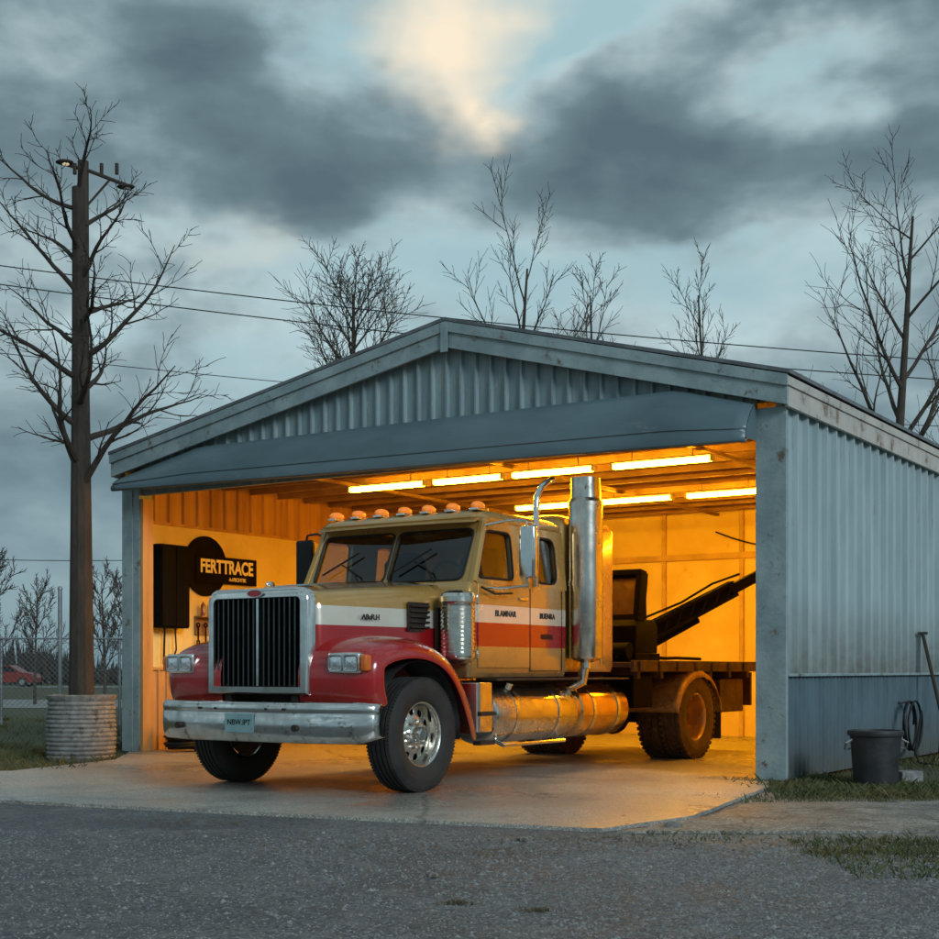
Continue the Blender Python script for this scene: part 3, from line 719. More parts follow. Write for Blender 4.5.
mb=MB();mb.loft([rrect(-1.28,-2.88,1.02,.12,2.565),rrect(-1.255,-2.89,1.035,.15,2.60),rrect(-1.29,-2.88,1.01,.17,2.645),rrect(-1.40,-2.84,.94,.18,2.685),rrect(-1.65,-2.7,.74,.2,2.71)])
mb.obj('cab_roof',m_tan,cab,ang=60)
mb=MB();mb.loft([[Vector((x0+.10*(1-abs(y))**.5,y,z0)),Vector((x0+.10*(1-abs(y))**.5,y,z0+.016)),Vector((-1.30,y,2.60)),Vector((-1.30,y,2.585))] for y in [-.99+.11*i for i in range(19)] for x0,z0 in((-1.24,2.545),)],True,True)
mb.obj('sun_visor',m_tan,cab)
for y0,y1 in((.023,.939),(-.939,-.023)):
    mb=MB();mb.add([Vector((xw(z)-.015,y,z)) for y,z in((y0,1.976),(y1,1.976),(y1,2.489),(y0,2.489))],[(0,1,2,3)])
    mb.obj('windshield',m_glass,cab,smooth=False)
for y in(.62,-.30):
    mb=MB();mb.tube([(-1.05,y,1.96),(-1.08,y-.10,2.10),(-1.14,y-.32,2.19),(-1.09,y-.52,2.08)],.009,6);mb.tube([(-1.09,y-.52,2.08),(-1.19,y-.12,2.30)],.010,6);mb.obj('wiper',m_black,cab)
for yy in(.5,-.5):
    mb=MB();mb.loft([rrect(-2.0,-2.15,.24,.05,1.95),rrect(-2.02,-2.18,.25,.05,2.25),rrect(-2.05,-2.17,.16,.04,2.36)])
    mb.v=[(x,y+yy,z) for x,y,z in mb.v]
    mb.obj('seat',m_dark,cab)
mb=MB();pts=[(-1.5+.08*math.sin(a)*.6,.5+.2*math.cos(a),2.03+.2*math.sin(a)*.8) for a in [k*math.pi/12 for k in range(25)]];mb.tube(pts,.014,8);mb.obj('steering_wheel',m_black,cab)
for s in(1,-1):
    mb=MB();mb.bb(-2.08,-1.13,s*1.078,s*1.094,1.12,1.93);dr=mb.obj('door',m_cab,tk,bevel=.006)
    def pane(xa,xb,nm,par,out):
        mb=MB();mb.add([Vector((f(z),s*(yz(z)-.02),z)) for f,z in((xa,2.0),(xb,2.0),(xb,2.47),(xa,2.47))],[(0,1,2,3)])
        mb.obj(nm,m_glass,par,smooth=False)
        mb=MB();mb.tube([p+Vector((0,s*.003,0)) for p in out+[out[0],out[1]]],.013,6,False)
        mb.obj('window_seal',m_black,par)
    pane(cols[1],cols[2],'door_window',dr,sidew[(s,'door')]);pane(cols[3],cols[4],'sleeper_window',cab,sidew[(s,'sleeper')])
    mb=MB();mb.bb(-2.02,-1.86,s*1.095,s*1.12,1.80,1.83);mb.obj('door_handle',m_chrome,dr,bevel=.005)
    mb=MB();mb.tube([(-1.13,s*1.13,1.90),(-1.3,s*1.18,1.84),(-1.62,s*1.17,1.86)],.012,6);mb.obj('grab_rail',m_black,dr)
    mb=MB()
    for x in(-2.10,-2.74): mb.bb(x-.004,x+.004,s*1.081,s*1.089,1.08,1.93)
    mb.bb(-2.735,-2.105,s*1.081,s*1.089,1.085,1.093);mb.obj('panel_seam',m_black,cab)
    mb=MB()
    for z in(1.25,1.78): mb.cyl((-1.115,s*1.095,z-.04),(-1.115,s*1.095,z+.04),.014,n=8)
    mb.each('door_hinge',m_chrome,dr)
    o_=0 if s>0 else .12
    mb=MB();mb.bb(-1.66,-1.58,s*(1.27+o_),s*(1.45+o_+(0 if s>0 else .05)),2.0,2.52);mi=mb.obj('mirror',m_chrome if s>0 else m_black,tk,bevel=.025)
    mb=MB();mb.tube([(-1.35,s*1.03,2.52),(-1.45,s*1.2,2.56),(-1.60,s*(1.34+o_),2.57),(-1.60,s*(1.36+o_),2.51)],.012,8);mb.tube([(-1.3,s*1.09,1.90),(-1.45,s*1.2,1.90),(-1.60,s*(1.36+o_),1.93),(-1.60,s*(1.36+o_),2.0)],.012,8);mb.each('mirror_bracket',m_chrome if s>0 else m_black,mi)
text('BLAMNAR',.085,(-1,0,0),(0,0,1),(-1.62,1.097,1.655),m_signo,tk,'door_lettering',.0015,.002)
text('BUENRA',.08,(-1,0,0),(0,0,1),(-2.44,1.089,1.655),m_signo,tk,'door_lettering',.0015,.002)
text('IIABUR',.075,(-1,0,0),(0,0,1),(-2.44,1.089,1.44),m_signo,tk,'door_lettering',.001,.002)
for k in range(7):
    y=-.90+1.80*k/6
    mb=MB();mb.ell((-1.42,y,2.725),(.10,.055,.045));l=mb.obj('marker_light',m_amber,tk)
    mb=MB();mb.bb(-1.53,-1.33,y-.05,y+.05,2.675,2.70);mb.obj('lamp_base',m_chrome,l,bevel=.006)
# sleeper box
mb=MB();mb.loft([rrect(-2.89,-4.08,.98,.06,1.08),rrect(-2.89,-4.08,1.0,.06,1.14),rrect(-2.89,-4.08,1.0,.06,2.66),rrect(-2.93,-4.05,.96,.09,2.74),rrect(-3.05,-3.95,.85,.12,2.79)])
sl=mb.obj('sleeper_box',m_tan,tk,ang=50)
mb=MB()
for x in(-3.35,-3.75): mb.bb(x-.01,x+.01,1.001,1.01,1.16,2.64)
mb.each('seam_strip',m_alu,sl)
# stack
s=1
R_=.185
mb=MB();mb.lathe([(.001,1.12),(.06,1.12),(.06,1.18),(R_-.01,1.22),(R_,1.24),(R_,2.0),(R_+.006,2.0),(R_+.006,2.05),(R_,2.05),(R_,2.86),(R_+.006,2.86),(R_+.006,2.90),(R_-.02,2.94),(R_-.025,3.16),(R_-.04,3.16),(R_-.045,2.9)],(-3.07,s*1.19,0),'z',40)
st=mb.obj('exhaust_stack',m_alu,tk,ang=30)
mb=MB();mb.tube([(-3.07,s*1.17,1.12),(-3.07,s*1.15,.98),(-3.04,s*.95,.9),(-2.98,s*.4,.85)],.06,12);mb.obj('stack_elbow',m_alu,st)
mb=MB();mb.tube([(-2.13,1.13,1.95),(-2.13,1.14,2.4),(-2.13,1.14,2.75),(-2.15,1.14,2.88),(-2.22,1.14,2.97),(-2.34,1.14,3.04),(-2.46,1.14,3.08)],[.032]*7,12,False);mb.obj('intake_pipe',m_chrome,tk,solid=.004)
for s in(1,-1):
    pr=[(.001,1.16),(.09,1.16),(.16,1.20),(.17,1.22)]
    z=1.24
    while z<1.72: pr+=[(.17,z),(.17,z+.022),(.163,z+.026),(.163,z+.034)];z+=.04
    pr+=[(.17,1.74),(.178,1.75),(.178,1.80),(.16,1.83),(.10,1.86),(.001,1.865)]
    mb=MB();mb.lathe(pr,(-.92,s*1.0,0),'z',40);ac=mb.obj('air_cleaner',m_alu,tk,ang=30)
    mb=MB();mb.bb(-1.02,-.82,s*.80,s*.84,1.3,1.7);mb.obj('bracket',m_frame,ac)
for s in(1,-1):
    def cap(x0,x1,nm,mat,r=.29):
        mb=MB();mb.lathe([(.001,x0),(r*.8,x0+.005),(r*.97,x0+.03),(r,x0+.06),(r,x1-.06),(r*.97,x1-.03),(r*.8,x1-.005),(.001,x1)],(0,s*.90,.66),'x',56);t=mb.obj(nm,mat,tk,ang=40)
        for x in(x0+.25*(x1-x0),x0+.75*(x1-x0)):
            mb=MB();mb.lathe([(r+.002,-.03),(r+.008,-.03),(r+.008,.03),(r+.002,.03)],(x,s*.90,.66),'x',40,True);mb.obj('tank_strap',m_chrome,t)
        return t
    t=cap(-2.95,-1.30,'fuel_tank',m_alu);mb=MB();mb.cyl((-1.75,s*1.02,.92),(-1.75,s*1.05,.98),.05,n=20);mb.obj('filler_cap',m_chrome,t)
    cap(-4.12,-3.02,'fuel_tank',m_brass,.287)
    mb=MB();mb.loft([rrect(-.99,-1.26,1.0,.06,.50),rrect(-.99,-1.26,1.0,.06,.98)]);mb.v=[(x,s*(.70+.48*(y+1)/2),z) for x,y,z in mb.v];bx_=mb.obj('battery_box',m_alu,tk,bevel=.02)
    mb=MB();mb.bb(-1.25,-1.0,s*1.183,s*1.21,.66,.70);mb.bb(-1.25,-1.0,s*1.12,s*1.21,.38,.42);mb.each('step',m_frame,bx_)
    mb=MB();mb.bb(-2.95,-1.30,s*.95,s*1.20,.995,1.02);mb.bb(-4.1,-3.0,s*.98,s*1.18,.995,1.015);mb.each('running_board',m_frame,tk,bevel=.004)
    mb=MB();mb.tube([(-1.5,s*.95,.44),(-1.5,s*1.14,.36),(-2.7,s*1.14,.36),(-2.7,s*.95,.44)],.02,8);mb.obj('step_bar',m_alu,tk)
# deck
mb=MB();mb.bb(-7.8,-4.16,-1.16,1.16,1.13,1.19);mb.bb(-7.8,-4.16,1.162,1.21,1.08,1.21);mb.bb(-7.8,-4.16,-1.21,-1.162,1.08,1.21)
for x in(-4.4,-5.0,-5.7,-6.4,-7.0,-7.6): mb.bb(x-.04,x+.04,-1.15,1.15,1.0,1.128)
dk=mb.obj('flat_deck',m_brown,tk,bevel=.006)
mb=MB()
for x in [-4.3-.5*i for i in range(8)]: mb.bb(x-.03,x+.03,1.211,1.235,1.09,1.20)
mb.obj('stake_pockets',m_frame,dk)
mb=MB();mb.bb(-4.85,-4.35,.70,1.10,.66,1.04);mb.obj('side_locker',m_mach,tk,bevel=.015)
mb=MB();mb.bb(-7.85,-7.805,-1.1,1.1,.62,1.07);mb.bb(-7.5,-6.75,.72,1.12,.55,.98);mb.cyl((-6.5,.6,.7),(-7.2,.6,.7),.14);mb.obj('tail_box',m_brown,tk,bevel=.01)
mb=MB()
for y in(.95,-.95): mb.cyl((-7.862,y,.85),(-7.851,y,.85),.06,n=20)
mb.each('tail_light',m_ambert,tk)
mb=MB();mb.tube([(-4.3,.9,1.25),(-4.6,1.0,1.24),(-5.0,.92,1.26),(-5.3,1.05,1.24),(-5.9,.9,1.25),(-6.4,1.0,1.24)],.022,6);mb.obj('tie_down_chain',m_mach,tk)
m_rf=M('worn_gold_fender',(.46,.28,.10),(.30,.17,.06),scale=8,rough=.35,metal=.4,bump=.5,bscale=30,c3=(.14,.07,.03),t3=.56,s3=10)
for s in(1,-1):
    mb=MB();secs=[]
    for k in range(25):
        a=math.radians(8+166*k/24);r=.60+.006*math.sin(k*2.1)
        secs.append([Vector((RX+r*math.cos(a)*1.06,s*y,.50+rr_*math.sin(a))) for y,rr_ in((.52,r),(.9,r+.004),(1.17,r),(1.225,r-.02),(1.24,r-.09))])
    mb.loft(secs,False,False);mb.obj('rear_fender',m_rf,tk,solid=.012,ang=50)
    mb=MB();mb.bb(RX-.70,RX-.68,s*.62,s*1.2,.22,.66);mb.obj('mud_flap',m_rubber,tk)
# machinery unit
mb=MB();mb.bb(-5.15,-4.5,.25,1.05,1.192,1.30)
mb.loft([rrect(-4.52,-5.12,.36,.04,1.302),rrect(-4.52,-5.12,.36,.04,1.62),rrect(-4.60,-5.10,.33,.04,1.70)])
n_=8
mb.v=[(x,y+(.68 if i>=n_ else 0),z) for i,(x,y,z) in enumerate(mb.v)]
cs=mb.obj('winch_housing',m_mach,tk,bevel=.01)
rotp=Matrix.Rotation(-.16,3,'Y')
mb=MB();c0=Vector((-4.72,.68,1.98))
for cy,cz,sy,sz in((0,.27,.70,.07),(0,-.27,.70,.07),(-.32,0,.07,.47),(.32,0,.07,.47)):
    mb.box(c0+rotp@Vector((0,cy,cz)),(.16,sy,sz),rotp)
mb.box(c0+rotp@Vector((-.11,0,0)),(.05,.68,.58),rotp)
mb.obj('control_panel_frame',m_mach,cs,bevel=.008)
mb=MB();mb.box(c0+rotp@Vector((-.075,0,0)),(.012,.56,.46),rotp);mb.obj('control_panel_screen',M('panel_screen',(.10,.07,.045),(.055,.04,.03),rough=.2),cs)
mb=MB()
for y in(.42,.94): mb.tube([(-4.95,y,1.62),(-4.93,y,2.28)],.03,8)
mb.each('support_post',m_mach,cs)
mb=MB();mb.cyl((-4.42,.35,1.32),(-4.42,1.02,1.32),.10,n=24);mb.obj('winch_drum',m_mach,cs)
P0=Vector((-5.45,.35,1.38));P1=Vector((-7.0,1.62,2.36));dv=(P1-P0).normalized();sidev=dv.cross(Vector((0,0,1))).normalized();upv=sidev.cross(dv)
def beam(mb,a,b,wd,ht): mb.hex([p+sidev*i*wd+upv*j*ht for p in(a,b) for i in(-1,1) for j in(-1,1)])
LL=(P1-P0).length
# boom as open ladder frame: two chords with cross braces
mb=MB()
for i in(-1,1):
    for j in(-1,1):
        o_=sidev*i*.075+upv*j*.10
        beam(mb,P0+o_,P0+dv*LL*.78+o_*.8,.018,.022)
nb=9
for k in range(nb):
    a=LL*.78*k/nb;b=LL*.78*(k+1)/nb
    for i in(-1,1):
        mb.tube([P0+dv*a+sidev*i*.075-upv*.10,P0+dv*b+sidev*i*.07+upv*.09],.012,6)
    mb.tube([P0+dv*b+sidev*.075+upv*.09,P0+dv*b-sidev*.075+upv*.09],.012,6)
beam(mb,P0,P0+dv*LL*.78,.03,.06)
mb.cyl((-5.4,.35,1.19),(-5.4,.35,1.46),.2,n=24)
bo=mb.obj('crane_boom',m_mach,tk)
mb=MB();beam(mb,P0+dv*LL*.75,P1+dv*.4,.05,.065);mb.obj('boom_extension',m_mach,bo)
mb=MB();mb.cyl(P0+Vector((.0,.05,-.17)),P0+(P1-P0)*.5-upv*.15,.04,n=12);mb.obj('hydraulic_ram',m_mach,bo)
mb=MB();mb.tube([P0+upv*.16,P0+dv*.5+upv*.19,P0+dv*1.0+upv*.15,P0+dv*1.5+upv*.18,P0+dv*1.9+upv*.13],.016,6);mb.obj('hydraulic_hose',m_mach,bo)
# wheels
def tyremesh(mb,c,lug):
    pr=[(.285,-.10),(.30,-.125),(.36,-.142),(.43,-.146),(.48,-.138),(.505,-.125),(.518,-.108)]
    for a in(-.075,-.025,.025,.075): pr+=[(.520,a-.010),(.506,a-.008),(.506,a+.008),(.520,a+.010)]
    pr+=[(.518,.108),(.505,.125),(.48,.138),(.43,.146),(.415,.150),(.41,.150),(.36,.142),(.30,.125),(.285,.10)]
    mb.lathe(pr,c,'y',72)
    n=44 if lug else 96
    for k in range(n):
        t=2*math.pi*k/n
        for s in(-1,1):
            rot=Matrix.Rotation(-t,3,'Y')
            if lug:
                mb.box(Vector(c)+Vector((.514*math.cos(t),s*.108,.514*math.sin(t))),(.030,.060,.040),rot)
                t2=t+math.pi/n;mb.box(Vector(c)+Vector((.514*math.cos(t2),s*.04,.514*math.sin(t2))),(.022,.05,.036),Matrix.Rotation(-t2,3,'Y'))
            else: mb.box(Vector(c)+Vector((.509*math.cos(t),s*.117,.509*math.sin(t))),(.018,.018,.017),rot)
def holes_disc(mb,ys,rs,n=40,skip=2,period=4):
    rings=[[Vector((r*math.cos(2*math.pi*k/n),y,r*math.sin(2*math.pi*k/n))) for k in range(n)] for r,y in zip(rs,ys)]
    vs=[p for r in rings for p in r];fs=[]
    for i in range(len(rs)-1):
        for k in range(n):
            if i==skip and k%period in(0,1):continue
            k2=(k+1)%n;fs.append((i*n+k,i*n+k2,(i+1)*n+k2,(i+1)*n+k))
    mb.add(vs,fs)
cache={}
def wheel(loc,flip,rear):
    key='r' if rear else 'f'
    if key not in cache:
        mb=MB();oy=.03 if not rear else -.10
        mb.lathe([(.001,oy+.10),(.05,oy+.10),(.065,oy+.08),(.07,oy+.02),(.085,oy+.01),(.09,oy-.02),(.001,oy-.02)],(0,0,0),'y',28)
        for k in range(10):
            t=2*math.pi*k/10+.1;mb.cyl((.125*math.cos(t),oy-.01,.125*math.sin(t)),(.125*math.cos(t),oy+.035,.125*math.sin(t)),.016,n=6)
        hub=mb.obj('wheel',m_chrome if not rear else m_brown,None)
        tm=m_rubber if not rear else m_rubberm
        mb=MB();tyremesh(mb,(0,0,0),rear);ty=mb.obj('tyre',tm,hub,ang=50)
        ch=[ty]
        if rear:
            mb=MB();tyremesh(mb,(0,-.31,0),True);ch.append(mb.obj('tyre',tm,hub,ang=50))
        mb=MB();holes_disc(mb,[oy,oy,oy-.012,oy-.025,oy-.05],[.05,.15,.180,.240,.268])
        mb.lathe([(.262,oy-.09),(.268,.07),(.276,.10),(.292,.118),(.296,.112),(.286,.09),(.272,.05),(.27,-.12)],(0,0,0),'y',40)
        ch.append(mb.obj('rim',m_alu if not rear else m_tan,hub,solid=.006,sub=2,ang=180))
        mb=MB();mb.lathe([(.001,oy-.14),(.25,oy-.14),(.25,oy-.12),(.001,oy-.12)],(0,0,0),'y',32);ch.append(mb.obj('brake_drum',m_black,hub))
        cache[key]=(hub,ch);h=hub
    else:
        h0,ch=cache[key];h=h0.copy();col.objects.link(h)
        for c in ch:
            c2=c.copy();c2.parent=h;col.objects.link(c2)
    h.parent=tk;h.location=loc;h.rotation_euler=(0,0,math.pi if flip else 0)
wheel((FX,1.06,.52),False,False);wheel((FX,-1.06,.52),True,False)
wheel((RX,1.06,.52),False,True);wheel((RX,-1.06,.52),True,True)

# ---------------------------------------------------------------- trees
def perp(d,rr):
    a=Vector((rr.uniform(-1,1),rr.uniform(-1,1),rr.uniform(-1,1)));p=a-d*a.dot(d)
    return p.normalized() if p.length>1e-3 else Vector((1,0,0))
def tree(name,base,h,r0,cfg,seed,label,mat,lean=(0,0),twigr=.009,group=None,cat='tree'):
    rr=random.Random(seed);e=empty(name,base,0,label,cat,group)
    T=MB();C=MB()
    def br(p,d,l,r,lev):
        n=cfg['seg'][lev];pts=[p];rad=[r];dd=d.copy();ds=[d.copy()]
        for i in range(n):
            dd=(dd+perp(dd,rr)*cfg['wob'][lev]+Vector((0,0,cfg['up'][lev]))).normalized()
            pts.append(pts[-1]+dd*l/n);ds.append(dd.copy());rad.append(max(r*(1-(i+1)/n*cfg['tap'][lev]),twigr*.6))
        (T if lev<=1 else C).tube(pts,rad,[10,7,4,3,3][lev],lev<2)
        if lev+1>=len(cfg['n']): return
        k=cfg['n'][lev]
        for j in range(k):
            t=cfg['t0'][lev]+(1-cfg['t0'][lev])*(j+rr.random()*.8)/k
            i=min(int(t*n),n-1);f=t*n-i;q=pts[i].lerp(pts[i+1],f);rq=rad[i]*(1-f)+rad[i+1]*f
            az=j*2.4+rr.uniform(-.6,.6)
            d0=ds[i+1];u=d0.cross(Vector((0,0,1)))
            u=(Vector((1,0,0))-d0*d0.x).normalized() if u.length<.3 else u.normalized()
            v=d0.cross(u);pr=u*math.cos(az)+v*math.sin(az)
            an=math.radians(cfg['ang'][lev]+rr.uniform(-12,12))
            nd=(d0*math.cos(an)+pr*math.sin(an)).normalized()
            tf=(1-.55*t*cfg['sh'][lev])
            if lev==0 and cfg.get('round'): tf=.55+.6*math.sin(math.pi*min(1,max(0,(t-cfg['t0'][0])/(1-cfg['t0'][0])))**.8)
            ll=l*cfg['lr'][lev]*tf*rr.uniform(.75,1.15)
            br(q,nd,ll,max(rq*cfg['rr'][lev],twigr),lev+1)
    br(Vector((0,0,-.05)),Vector((lean[0],lean[1],1)).normalized(),h*cfg['th'],r0,0)
    T.obj('trunk',mat,e);C.obj('crown',mat,e,smooth=False);return e
bt='bare leafless trees behind the garage'
cA=dict(n=[19,7,5,4],seg=[12,10,6,3,3],wob=[.004,.13,.17,.25,.3],up=[.0,.03,.03,.04,.05],tap=[.50,.88,.9,.8,.6],t0=[.40,.20,.2,.1],ang=[57,34,36,42],lr=[.39,.42,.48,.5],sh=[.85,.6,.5,.4],rr=[.38,.5,.55,.6],th=.93)
tree('roadside_tree',(-4.92,17.75,.68),7.1,.16,cA,12,'tall bare dark tree rising from a round planter',m_bark,twigr=.006)
cV=dict(n=[9,7,6,4],seg=[10,7,5,3,3],wob=[.018,.08,.11,.18,.3],up=[.03,.06,.05,.04,.0],tap=[.85,.85,.9,.8,.6],t0=[.45,.2,.15,.1],ang=[27,26,28,34],lr=[.42,.45,.5,.5],sh=[.9,.6,.5,.4],rr=[.6,.55,.55,.6],th=.95)
cR=dict(cV);cR.update(n=[24,9,7,5],ang=[44,32,34,36],t0=[.56,.2,.15,.1],lr=[.19,.5,.5,.5],sh=[.6,.5,.4,.4],round=True,tap=[.75,.85,.9,.8,.6])
def bx(px,Y): return (px-469.5)/1400*Y
tree('bare_tree',(bx(352,36),36,0),11.3,.15,cR,31,'bare rounded tree with dense fine twigs behind garage',m_bark2,group=bt,twigr=.010)
tree('bare_tree',(bx(508,34),34,0),11.5,.17,cV,22,'tall bare tree with upswept limbs behind garage',m_bark2,group=bt,twigr=.009)
cS=dict(cV);cS.update(lr=[.31,.45,.5,.5],n=[11,6,5,4],ang=[25,26,28,34])
tree('bare_tree',(bx(597,36),36,0),11.3,.12,cS,23,'slim bare tree with upswept limbs behind garage',m_bark2,group=bt,twigr=.010)
tree('bare_tree',(bx(712,38),38,0),12.0,.14,cS,27,'slim bare tree with upswept limbs behind garage',m_bark2,group=bt,twigr=.010)
cW=dict(cV);cW.update(n=[15,8,6,4],ang=[42,28,32,36],t0=[.30,.2,.15,.1],lr=[.44,.45,.5,.5])
tree('bare_tree',(bx(890,30),30,0),11.4,.18,cW,26,'large spreading bare tree beside the metal side wall',m_bark2,group=bt,twigr=.008)
for i,(px,Y,h) in enumerate(((105,40,3.9),(35,46,3.8),(-10,38,4.2),(128,52,4.4))):
    tree('bare_bush',(bx(px,Y),Y,0),h,.06,cW,40+i,'small bare bush at the edge of the field',m_bark2,group='bare bushes by the field',twigr=.012,cat='bush')
rr=random.Random(9);vs=[];fs=[]
for _ in range(16000):
    x=rr.uniform(-150,150);y=rr.uniform(104,125)
    hm=2.6+1.2*math.sin(x*.09)+.8*math.sin(x*.31+1)+.5*math.sin(x*.9)
    h=max(1.2,hm*rr.uniform(.5,1.15));a=rr.uniform(-.5,.5);w_=rr.uniform(.03,.22);i=len(vs);z0=rr.uniform(-.1,h*.5)
    vs+=[(x-w_,y,z0),(x+w_,y,z0),(x+a*h*.3,y+rr.uniform(-.3,.3),h)];fs.append((i,i+1,i+2))
mb=MB();mb.add(vs,fs);o=mb.obj('distant_woods',m_twig,smooth=False);o["kind"]="stuff"

# planter
e=empty('planter',(-4.92,17.75,-.04),0,'round ribbed grey wicker planter holding the bare tree','planter')
pr=[(.001,0),(.40,0)]
for k in range(13):
    z=.02+k*.056;r=.405+.012*math.sin(k*.3)
    pr+=[(r,z),(r+.018,z+.015),(r+.018,z+.035),(r,z+.052)]
pr+=[(.43,.78),(.435,.82),(.40,.83),(.37,.80),(.36,.72)]
mb=MB();mb.lathe(pr,(0,0,0),'z',48);mb.obj('planter_wall',m_wick,e,ang=60)
mb=MB();mb.lathe([(.001,.735),(.2,.74),(.368,.72)],(0,0,0),'z',32);mb.obj('soil_fill',m_soil,e)
pl=empty('street_lamp',(-5.06,18.3,0),0,'dark wooden pole with crossarm and two lamps','street lamp')
mb=MB();mb.tube([(0,0,-.05),(0,0,3),(.01,0,7.75)],[.115,.10,.07],14);mb.obj('pole',m_pole,pl)
mb=MB();mb.tube([(-.25,0,7.72),(.1,0,7.62),(.62,0,7.42)],.025,8);mb.tube([(0,0,7.1),(.35,0,7.5)],.015,6);mb.obj('crossarm',m_pole,pl)
glow=emit('lamp_glow',(1,.8,.45),.5)
for x,z in((-.22,7.72),(.58,7.40)):
    mb=MB();mb.ell((x,-.05,z),(.12,.07,.035));lm=mb.obj('lamp_head',m_frame,pl)
    mb=MB();mb.ell((x+.02,-.06,z-.025),(.05,.04,.02));mb.obj('lamp_lens',glow if x<0 else m_lens,lm)
mb=MB()
for x in(-.1,.25,.45): mb.cyl((x,0,7.58),(x,0,7.72),.025,n=8)
mb.each('insulator',m_frame,pl)
def wire(name,a,b,sag,r,label):
    a=Vector(a);b=Vector(b);e=empty(name,a,0,label,'cable','overhead cables behind the garage')
    mb=MB();mb.tube([(b-a)*(i/40)+Vector((0,0,-4*sag*(i/40)*(1-i/40))) for i in range(41)],r,5);mb.obj('cable_run',m_black,e)
wire('power_line',(-16,30,10.6),(22,32,7.6),.55,.013,'dark overhead power cable spanning behind the garage')
wire('power_line',(-16,30.3,10.3),(22,32.3,7.3),.62,.013,'dark overhead power cable spanning behind the garage')
wire('power_line',(-16,31,8.8),(22,33,6.6),.6,.009,'thin overhead telephone cable spanning behind the garage')
wire('power_line',(-16,34,4.0),(-4.9,31,3.6),.15,.009,'thin low cable spanning over the fence')
fe=empty('chain_link_fence',(-17,29,0),0,'galvanised chain link fence along the lawn','fence')
mb=MB();Lf=12.2;Hf=1.75
for x in [0,2.4,4.85,7.3,9.75,12.2]: mb.cyl((x,0,-.05),(x,0,Hf+.05),.03,n=8)
mb.each('fence_post',m_galv,fe)
mb=MB();mb.cyl((0,-.045,Hf),(Lf,-.045,Hf),.02,n=6);mb.obj('rail',m_galv,fe)
mb=MB();x=-Hf
while x<Lf:
    a=max(x,0);b=min(x+Hf-.1,Lf)
    if b>a:
        mb.tube([(a,-.034,.1+a-x),(b,-.034,.1+b-x)],.004,3,False);mb.tube([(a,-.042,Hf-(a-x)),(b,-.042,Hf-(b-x))],.004,3,False)
    x+=.11
mb.obj('mesh_panel',m_galv,fe)
e=empty('steel_post',(bx(60,27),27,0),0,'tall thin galvanised steel post near the fence','post')
mb=MB();mb.cyl((0,0,-.05),(0,0,2.65),.04,n=10);mb.obj('shaft',m_galv,e);mb=MB();mb.lathe([(.001,2.72),(.03,2.71),(.05,2.68),(.05,2.651)],(0,0,0),'z',12);mb.obj('cap',m_galv,e)
ca=empty('parked_car',(bx(6,94),94,-.03),0,'dark red hatchback on the far road','car')
prof=[(-2.1,.35),(-2.15,.7),(-2.0,.95),(-1.5,1.0),(-.9,1.42),(.5,1.45),(1.2,1.0),(2.0,.88),(2.15,.6),(2.1,.3)]
mb=MB();mb.loft([[Vector((x,y*(.9 if z>1.1 else 1),z)) for x,z in prof] for y in(-.82,-.6,.6,.82)]);mb.obj('body',m_carred,ca)
mb=MB();mb.add([(-1.4,-.86,1.02),(1.05,-.86,1.02),(.45,-.80,1.38),(-.85,-.80,1.38)],[(0,1,2,3)]);mb.obj('side_window',m_black,ca)
for x in(-1.35,1.35):
    for y in(-.8,.8):
        mb=MB();mb.cyl((x,y-.1,.32),(x,y+.1,.32),.33,n=20);wh=mb.obj('wheel',m_rubber,ca)
        mb=MB();mb.cyl((x,y-.11,.32),(x,y-.101,.32),.18,n=16);mb.obj('hubcap',m_alu,wh)
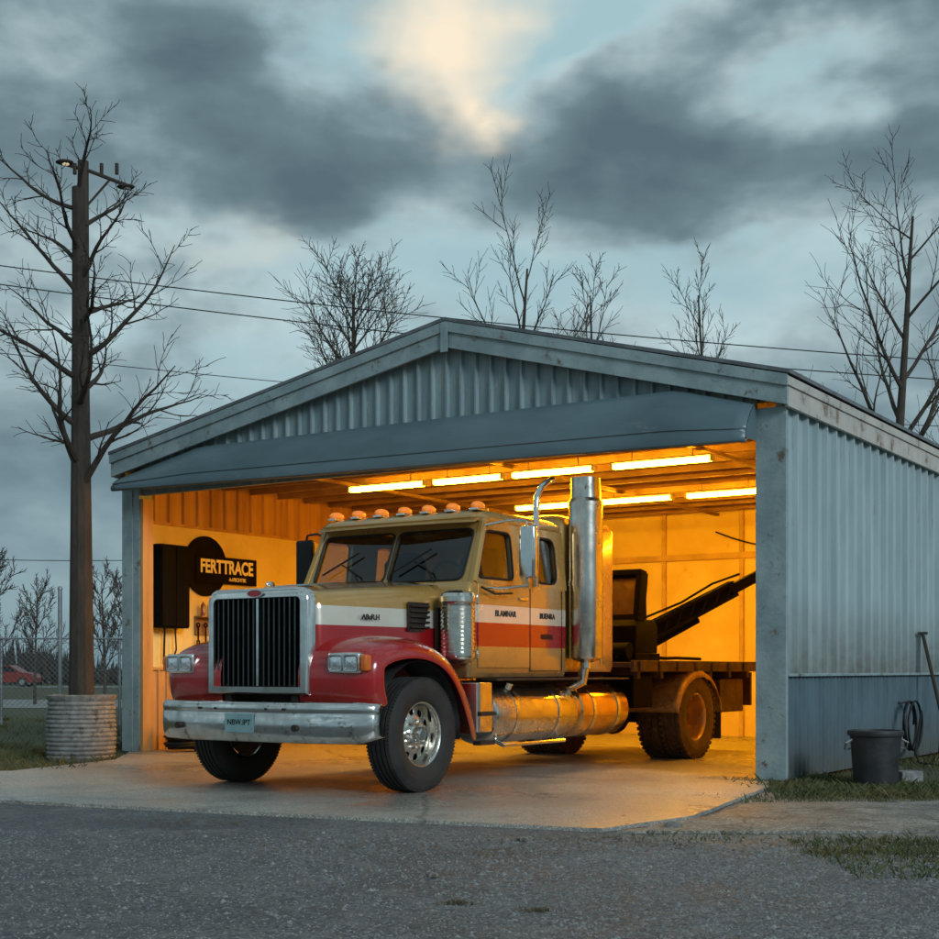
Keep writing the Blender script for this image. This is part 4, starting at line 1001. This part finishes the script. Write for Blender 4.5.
# ---------------------------------------------------------------- right side objects
e=empty('rubbish_bin',(3.93,13.55,-.04),0,'black rubber bin standing by the side wall','bin')
mb=MB();mb.lathe([(.001,0),(.20,0),(.205,.03),(.235,.42),(.24,.50),(.262,.505),(.268,.53),(.262,.555),(.24,.56),(.23,.53),(.20,.05),(.001,.05)],(0,0,0),'z',40)
mb.obj('bin_body',m_bin,e,ang=40)
mb=MB();mb.tube([(-.25,-.08,.47),(-.31,-.1,.44),(-.31,-.04,.38),(-.25,0,.38)],.012,6);mb.tube([(.25,.0,.47),(.31,0,.44),(.31,.04,.38),(.25,.06,.38)],.012,6);mb.each('bin_handle',m_galv,e)
hp=G(W+.09,4.75,0);sb=G(W+.44,4.55,0)
e=empty('shovel',(sb.x,sb.y,-.04),0,'worn shovel leaning against the side wall','shovel')
tp=hp-sb
mb=MB();mb.tube([(0,0,.3),(tp.x,tp.y,1.60)],.024,8);mb.tube([(tp.x-.06,tp.y,1.61),(tp.x+.06,tp.y,1.61)],.02,6);mb.obj('handle',m_pole,e)
mb=MB();mb.loft([[Vector((-.10,-.02,.33)),Vector((0,.0,.34)),Vector((.10,-.02,.33))],[Vector((-.12,-.04,.12)),Vector((0,-.01,.1)),Vector((.12,-.04,.12))],[Vector((-.04,-.06,.0)),Vector((0,-.05,-.01)),Vector((.04,-.06,.0))]],False,False);mb.obj('blade',m_frame,e,solid=.004)
e=empty('garden_hose',G(W+.10,3.95,0),TH,'black hose hanging in a loop on the side wall','hose')
mb=MB();pts=[]
for k in range(60):
    a=k*.33;pts.append((.02+.002*k,.28*math.cos(a)+.05*math.sin(k*.2),.42+.30*math.sin(a)))
pts+=[(.2,-.3,.1),(.3,-.5,.0),(.5,-.4,-.02)]
mb.tube(pts,.014,6);mb.obj('hose_loop',m_black,e)
mb=MB();mb.cyl((-.07,.0,.70),(.05,.0,.72),.02,n=8);mb.obj('hook',m_galv,e)
e=empty('concrete_block',(4.35,13.9,-.04),.3,'small grey concrete block beside the bin','block')
mb=MB();mb.bb(-.12,.12,-.09,.09,0,.14);mb.obj('block_body',m_stone,e,bevel=.01)
for i,(x,y,s) in enumerate(((1.45,9.95,.05),(1.25,9.6,.03),(.35,9.2,.03),(-.2,7.6,.025))):
    rr=random.Random(60+i);mb=MB();mb.ell((0,0,s*.3),(s*1.4,s,s*.6),8,5);mb.v=[(a+rr.uniform(-.1,.1)*s,b+rr.uniform(-.1,.1)*s,c) for a,b,c in mb.v]
    o=mb.obj('rock',m_grav,smooth=False,loc=(x,y,-.02));tag(o,'small rough grey rock on the gravel','rock','loose rocks on the yard')
